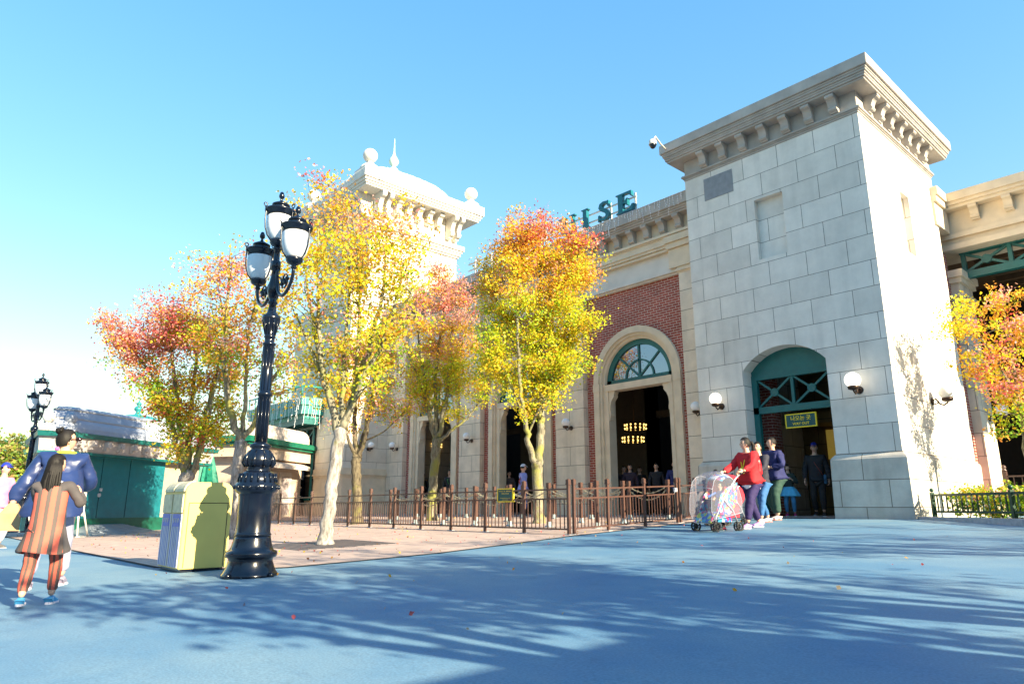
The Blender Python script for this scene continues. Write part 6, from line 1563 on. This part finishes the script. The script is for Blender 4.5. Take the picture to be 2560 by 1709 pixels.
def stroller(label, loc, yaw, fabric, cover=True):
    o = local_thing('stroller', label, 'stroller', tuple(loc), 'strollers at the exit', yaw)
    for x in (-.23, .23): wheel(o, x, .30); wheel(o, x, -.26)
    mb = MB()
    for x in (-.23, .23):
        mb.tube([(x, .30, .12), (x * .95, .26, .24), (x * .95, .05, .55), (x * .95, -.30, .92), (x, -.42, 1.00)], .014, 8); mb.tube([(x, -.26, .12), (x * .95, -.16, .36), (x * .95, .05, .55)], .014, 8)
    mb.tube([(-.22, .27, .22), (.22, .27, .22)], .012, 6); mb.tube([(-.22, -.2, .28), (.22, -.2, .28)], .012, 6); mb.tube([(-.22, .05, .55), (.22, .05, .55)], .012, 6); mb.build('frame', m_tube, o)
    mb = MB()
    for x in (-.23, .23): mb.tube([(x, -.38, .985), (x, -.50, 1.03)], .02, 8)
    mb.build('handle', m_black, o)
    mb = MB(); mb.prism([(-.19, .26, .34), (-.19, -.06, .30), (-.19, -.30, .80), (-.19, -.33, .79), (-.19, -.10, .25), (-.19, .27, .29)], (.38, 0, 0)); mb.prism([(-.19, .27, .30), (-.19, .38, .16), (-.19, .36, .14), (-.19, .25, .27)], (.38, 0, 0)); mb.build('seat', fabric, o)
    mb = MB(); mb.box(-.18, .18, -.16, .18, .16, .27); mb.build('basket', fabric, o)
    mb = MB()
    for x in (-.205, .193): mb.prism([(x, .24, .30), (x, .10, .62), (x, -.05, .74), (x, -.34, .84), (x, -.30, .50), (x, -.08, .26)], (.012, 0, 0))
    mb.build('side_panel', fabric, o)
    mb = MB(); V = []
    for i in range(9):
        a = R(20 + i * 15.0)
        for k in range(9):
            x = -.21 + .42 * k / 8; w_ = math.sqrt(max(0, 1 - (x / .30) ** 2)); V.append((x, -.12 - .30 * math.cos(R(180) - a) * -1 * w_ * 1.0, .72 + .28 * math.sin(a) * w_))
    mb.add(V, [(i * 9 + k, i * 9 + k + 1, i * 9 + 10 + k, i * 9 + 9 + k) for i in range(8) for k in range(8)], 0, True); mb.build('canopy', fabric, o)
    if cover:
        prof = [(.40, .14), (.46, .30), (.44, .55), (.40, .74), (.34, .90), (.22, 1.00), (.06, 1.03), (-.12, .99), (-.26, .90), (-.36, .74), (-.42, .52), (-.40, .28)]
        def sheet(pr, m, nm):
            n = 9; V = []
            for (y, z) in pr:
                for k in range(n):
                    t = -1 + 2 * k / (n - 1); x = .26 * (abs(t) ** .75) * (1 if t > 0 else -1); sh_ = abs(t) ** 3; V.append((x, y + (.02 - y) * .14 * sh_, z + (.55 - z) * .14 * sh_))
            mb = MB(); m_ = len(pr); mb.add(V, [(i * n + k, i * n + k + 1, (i + 1) * n + k + 1, (i + 1) * n + k) for i in range(m_ - 1) for k in range(n - 1)], 0, True)
            mb.build(nm, m, o)
            return V, n
        V1, n = sheet(prof[:7], m_cover, 'rain_cover'); V2, _ = sheet(prof[6:], m_milky, 'rain_cover_back')
        V, n = V1 + V2[9:], 9
        mb = MB(); m_ = len(prof)
        for k in (0, n - 1):
            ring_ = [V[i * n + k] for i in range(m_)]; c_ = Vector((ring_[0][0], .0, .52)); 
            Vs = ring_ + [tuple(c_)]; mb.add(Vs, [(i, i + 1, m_) for i in range(m_ - 1)] + [(m_ - 1, 0, m_)], 0, True)
        mb.build('rain_cover_side', m_cover, o)
        mb = MB()
        for k in (0, n - 1): mb.tube([V[i * n + k] for i in range(m_)] + [V[k]], .004, 5)
        for i in (0, 3, 6): mb.tube([V[i * n + k] for k in range(n)], .004, 5)
        mb.build('cover_piping', m_pipe, o)
    return o
stroller('floral stroller under a clear rain cover pushed by the woman in red', sp, yawS, m_print)
# toddler riding in it
tp = toworld(sp, yawS, (0, -.06, .06))
def sock(o, q): pass
person('toddler in blue riding under the clear rain cover of the floral stroller', tp, yawS, H=.74, lean=-.25, feet=((-.08, .33, .12), (.08, .33, .12)), hands=((-.10, .16, .50), (.10, .18, .52)), top=('shirt__royal', (.03, .10, .40)), bottom=('trousers__dark', (.03, .06, .05)), shoe=((.45, .60, .02), (.5, .6, .05)), hair='short', knees=((-.2, .6, 1), (.2, .6, 1)), curl=1.1)
def on_ground(x, y): return Vector((x, y, g(x, y)))
wp = toworld(sp, yawS, (0, -.92, 0)); wp = on_ground(wp.x, wp.y)
m_red = cloth('red_fleece', (.62, .012, .02))
def redx(o, q):
    mb = MB(); c = q['chest']
    V, F = skin_mesh([(c + Vector((0, -.16, .06)), (.13, .07)), (c + Vector((0, -.21, -.10)), (.15, .10)), (c + Vector((0, -.19, -.26)), (.14, .09))], [(0, 1), (1, 2)], 1, 2); mb.add(V, F, 0, True)
    for s in (-1, 1): mb.tube([c + Vector((s * .09, -.14, .10)), c + Vector((s * .10, -.02, .17)), c + Vector((s * .10, .09, .06)), c + Vector((s * .11, .02, -.14)), c + Vector((s * .10, -.12, -.2))], .018, 6)
    mb.build('backpack', cloth('red_nylon', (.50, .012, .018), .4), o)
    n = q['neck']
    mb = MB()
    for s in (-1, 1): mb.tube([n + Vector((s * .055, -.04, .0)), n + Vector((s * .07, .05, -.05)), n + Vector((s * .045, .115, -.14)), n + Vector((s * .01, .135, -.28))], .010, 5)
    mb.build('lanyard', cloth('yellow_lanyard', (.75, .65, .03)), o)
    mb = MB(); mb.obox(n + Vector((0, .145, -.33)), (1, 0, 0), (0, 1, .2), (0, -.2, 1), .04, .005, .055); mb.build('badge', cloth('lime_badge', (.45, .65, .08)), o)
    mb = MB(); P = q['P']; nn = 26; V = []
    for t, a in ((-.03, 1.0), (-.10, 1.06), (-.125, .98)):
        for k in range(nn): an = 2 * math.pi * k / nn; V.append(P + Vector((math.cos(an) * .172 * a, math.sin(an) * .15 * a, t + .012 * math.sin(3 * an))))
    mb.add(V, [(i * nn + k, i * nn + (k + 1) % nn, (i + 1) * nn + (k + 1) % nn, (i + 1) * nn + k) for i in range(2) for k in range(nn)], 0, True); mb.build('shirt_hem', cloth('white_shirt', (.75, .74, .76)), o)
person('woman in a red fleece with red backpack and yellow lanyard pushing the floral stroller', wp, yawS, H=1.58, lean=.10, feet=((-.08, .26, 0), (.10, -.26, .02)), hands=((-.23, .44, 1.01), (.23, .44, 1.01)), poles=((-.4, -.3, -1), (.4, -.3, -1)), head=(-.55, .05, 0), top=('fleece', (.46, .008, .015)), bottom=('leggings__purple', (.020, .010, .075)), shoe=((.42, .22, .55), (.75, .42, .22)), hair='pony', extra=redx, curl=1.3, build=1.15, puff=1.1, leg=1.15)
# man in the navy pullover
def manx(o, q):
    n = q['neck']; c = q['chest']; P = q['P']; mb = MB()
    for s in (-1, 1): mb.tube([n + Vector((s * .06, -.04, .0)), n + Vector((s * .075, .05, -.05)), n + Vector((s * .05, .12, -.15)), n + Vector((s * .01, .14, -.26))], .010, 5)
    mb.build('lanyard', cloth('yellow_lanyard', (.75, .65, .03)), o)
    mb = MB(); mb.obox(n + Vector((0, .15, -.31)), (1, 0, 0), (0, 1, .2), (0, -.2, 1), .035, .005, .05); mb.build('badge', cloth('lime_badge', (.45, .65, .08)), o)
    strap(o, [n + Vector((-.10, .03, -.01)), c + Vector((-.02, .155, -.02)), P + Vector((.14, .12, .10)), P + Vector((.20, .02, .0))], (.12, .06, .04), 'shoulder_strap__brown', .014)
    strap(o, [n + Vector((-.10, -.03, -.01)), c + Vector((-.02, -.15, -.02)), P + Vector((.14, -.10, .10)), P + Vector((.20, -.02, .0))], (.12, .06, .04), 'shoulder_strap__brown', .014)
    mb = MB(); mb.obox(P + Vector((.235, 0, -.09)), (1, 0, 0), (0, 1, 0), (0, 0, 1), .05, .13, .10); mb.build('shoulder_bag', cloth('brown_leather', (.09, .055, .05), .4), o, bevel=.02)
mp_ = on_ground(-7.55, 14.62)
yawM = yaw_to(-.25, -.97)
person('man in navy pullover and green trousers with a brown shoulder bag at the tower doorway', mp_, yawM, H=1.72, feet=((-.10, .10, 0), (.11, -.12, 0)), hands=((-.08, .20, 1.12), (.10, .22, 1.10)), poles=((-1, -.3, -.5), (1, -.3, -.5)), head=(-.45, .10, 0), top=('pullover', (.008, .012, .085)), bottom=('trousers__green', (.014, .050, .036)), shoe=((.50, .46, .46), (.70, .25, .20)), extra=manx, build=1.25, puff=1.1, leg=1.3)
# second woman with a red stroller
m_redfab = cloth('red_canvas', (.60, .02, .04))
s2 = on_ground(-7.55, 12.55); stroller('red stroller half hidden behind the woman in the red fleece', s2, yawS, m_redfab, cover=False)
w2 = on_ground(-7.25, 13.5)
person('woman in a dark striped top and blue jeans pushing the red stroller behind the others', w2, yawS, H=1.58, lean=.08, feet=((-.09, .22, 0), (.10, -.22, .02)), hands=((-.22, .42, 1.0), (.22, .42, 1.0)), poles=((-.4, -.3, -1), (.4, -.3, -1)), head=(.3, .05, 0), top=('top__dark', (.02, .02, .035)), bottom=('jeans', (.03, .12, .30)), shoe=((.62, .62, .66), (.7, .7, .7)), hair='pony', curl=1.3)
ch = plane(1797, 1296, 12.6); ch = on_ground(ch.x, ch.y)
person('black haired child in red standing at the fence behind the floral stroller', ch, yaw_to(-.5, .85), H=1.02, top=('coat__red', (.55, .015, .03)), bottom=('leggings__black', (.02, .02, .03)), shoe=((.5, .05, .1), None), hair='short')
# visitors in the doorway
gi = Vector((-8.1, 16.35, -.22)); gi.z = -.21
def skirt(o, q):
    H = q['H']; n = 36; V = []
    for i, (z, a) in enumerate(((.60, .095), (.53, .16), (.42, .23), (.40, .225))):
        for k in range(n): an = 2 * math.pi * k / n; f = 1 + (.07 * math.sin(9 * an) if i > 0 else 0); V.append((math.cos(an) * a * f * H / 1.1, math.sin(an) * a * .8 * f * H / 1.1, z * H))
    mb = MB(); mb.add(V, [(i * n + k, i * n + (k + 1) % n, (i + 1) * n + (k + 1) % n, (i + 1) * n + k) for i in range(3) for k in range(n)], 0, True); mb.build('skirt', cloth('sky_blue_tulle', (.10, .45, .70)), o)
person('girl in a dark coat and pale blue skirt inside the tower doorway', gi, yaw_to(.35, -.94), H=1.18, hands=((-.10, .14, .86), None), head=(.1, 0, 0), top=('coat__dark', (.02, .035, .03)), bottom=('tights', (.05, .22, .42)), shoe=((.45, .02, .18), None), hair='long', extra=skirt)
mi_ = Vector((-7.5, 16.6, -.21))
def capx(o, q):
    cap(o, q, (.01, .03, .35), 'navy_cap'); c = q['chest']; P = q['P']
    strap(o, [q['neck'] + Vector((.09, .02, -.01)), c + Vector((.0, .15, -.05)), P + Vector((-.16, .10, .06))], (.2, .03, .02), 'shoulder_strap__red', .008)
    mb = MB(); mb.obox(P + Vector((-.19, .05, -.02)), (1, 0, 0), (0, 1, 0), (0, 0, 1), .03, .09, .11); mb.build('shoulder_bag', cloth('blue_bag', (.04, .12, .22)), o, bevel=.015)
person('man in dark clothes and a blue cap walking out of the shaded tower doorway', mi_, yaw_to(.30, -.95), H=1.66, feet=((-.10, .14, 0), (.10, -.12, .01)), top=('jacket__black', (.015, .015, .02)), bottom=('trousers__black', (.015, .013, .014)), shoe=((.02, .02, .02), None), extra=capx, build=1.1)
# people under the arches
def bg_person(u, vtop, y, label, top, H=1.62, yaw=None, hair='short', extra=None, bottom=('trousers__dark2', (.02, .02, .025))):
    p = onY(u, vtop, y); loc = Vector((p.x, y, -.2)); HH = min(max(p.z + .2, 1.45), 1.8)
    person(label, loc, yaw if yaw is not None else yaw_to(.5, -.8), H=HH, top=top, bottom=bottom, hair=hair, extra=extra, shoe=((.05, .05, .05), None), group='visitors under the arches')
lav = on_ground(-16.35, 15.2)
person('person in a lavender jacket and white cap standing beyond the fence before the middle arch', lav, yaw_to(.5, .85), H=1.56, top=('jacket__lavender', (.22, .26, .62)), bottom=('trousers__blue', (.12, .16, .40)), hair='short', extra=lambda o, q: (cap(o, q, (.55, .62, .75), 'white_cap'), strap(o, [q['neck'] + Vector((.09, -.05, 0)), q['chest'] + Vector((.10, -.15, -.1)), q['P'] + Vector((.1, -.12, .15))], (.25, .05, .06), 'bag_strap', .02)), puff=1.15)
bg_person(1560, 1180, 17.8, 'dark haired visitor in black at the left of the nearest arch', ('coat__b1', (.02, .015, .02)))
bg_person(1575, 1178, 17.2, 'long haired woman in dark clothes under the nearest arch', ('coat__b2', (.03, .015, .03)), hair='long')
bg_person(1599, 1176, 18.6, 'pale faced visitor in black in the middle of the nearest arch', ('coat__b3', (.012, .012, .016)))
bg_person(1641, 1176, 17.4, 'smiling woman in dark coat at the right of the nearest arch', ('coat__b4', (.018, .016, .022)), hair='pony')
bg_person(1686, 1165, 17.0, 'visitor in deep blue by the right jamb of the nearest arch', ('coat__b5', (.015, .02, .12)))
bg_person(1273, 1186, 17.2, 'dim visitor in grey under the middle arch', ('coat__b6', (.06, .05, .06)))
bg_person(1125, 1178, 17.0, 'staff member in black with a green lanyard under the farthest arch', ('coat__b7', (.012, .014, .02)), extra=lambda o, q: strap(o, [q['neck'] + Vector((.05, .03, 0)), q['neck'] + Vector((.06, .12, -.12)), q['neck'] + Vector((.0, .15, -.28))], (.1, .5, .08), 'lanyard__green', .008))
bg_person(1058, 1186, 17.2, 'visitor in black at the left of the farthest arch', ('coat__b8', (.015, .013, .016)))

# ------------------------------------------------------------------ tidy
for o in bpy.data.objects:
    if '_o' in o: del o['_o']
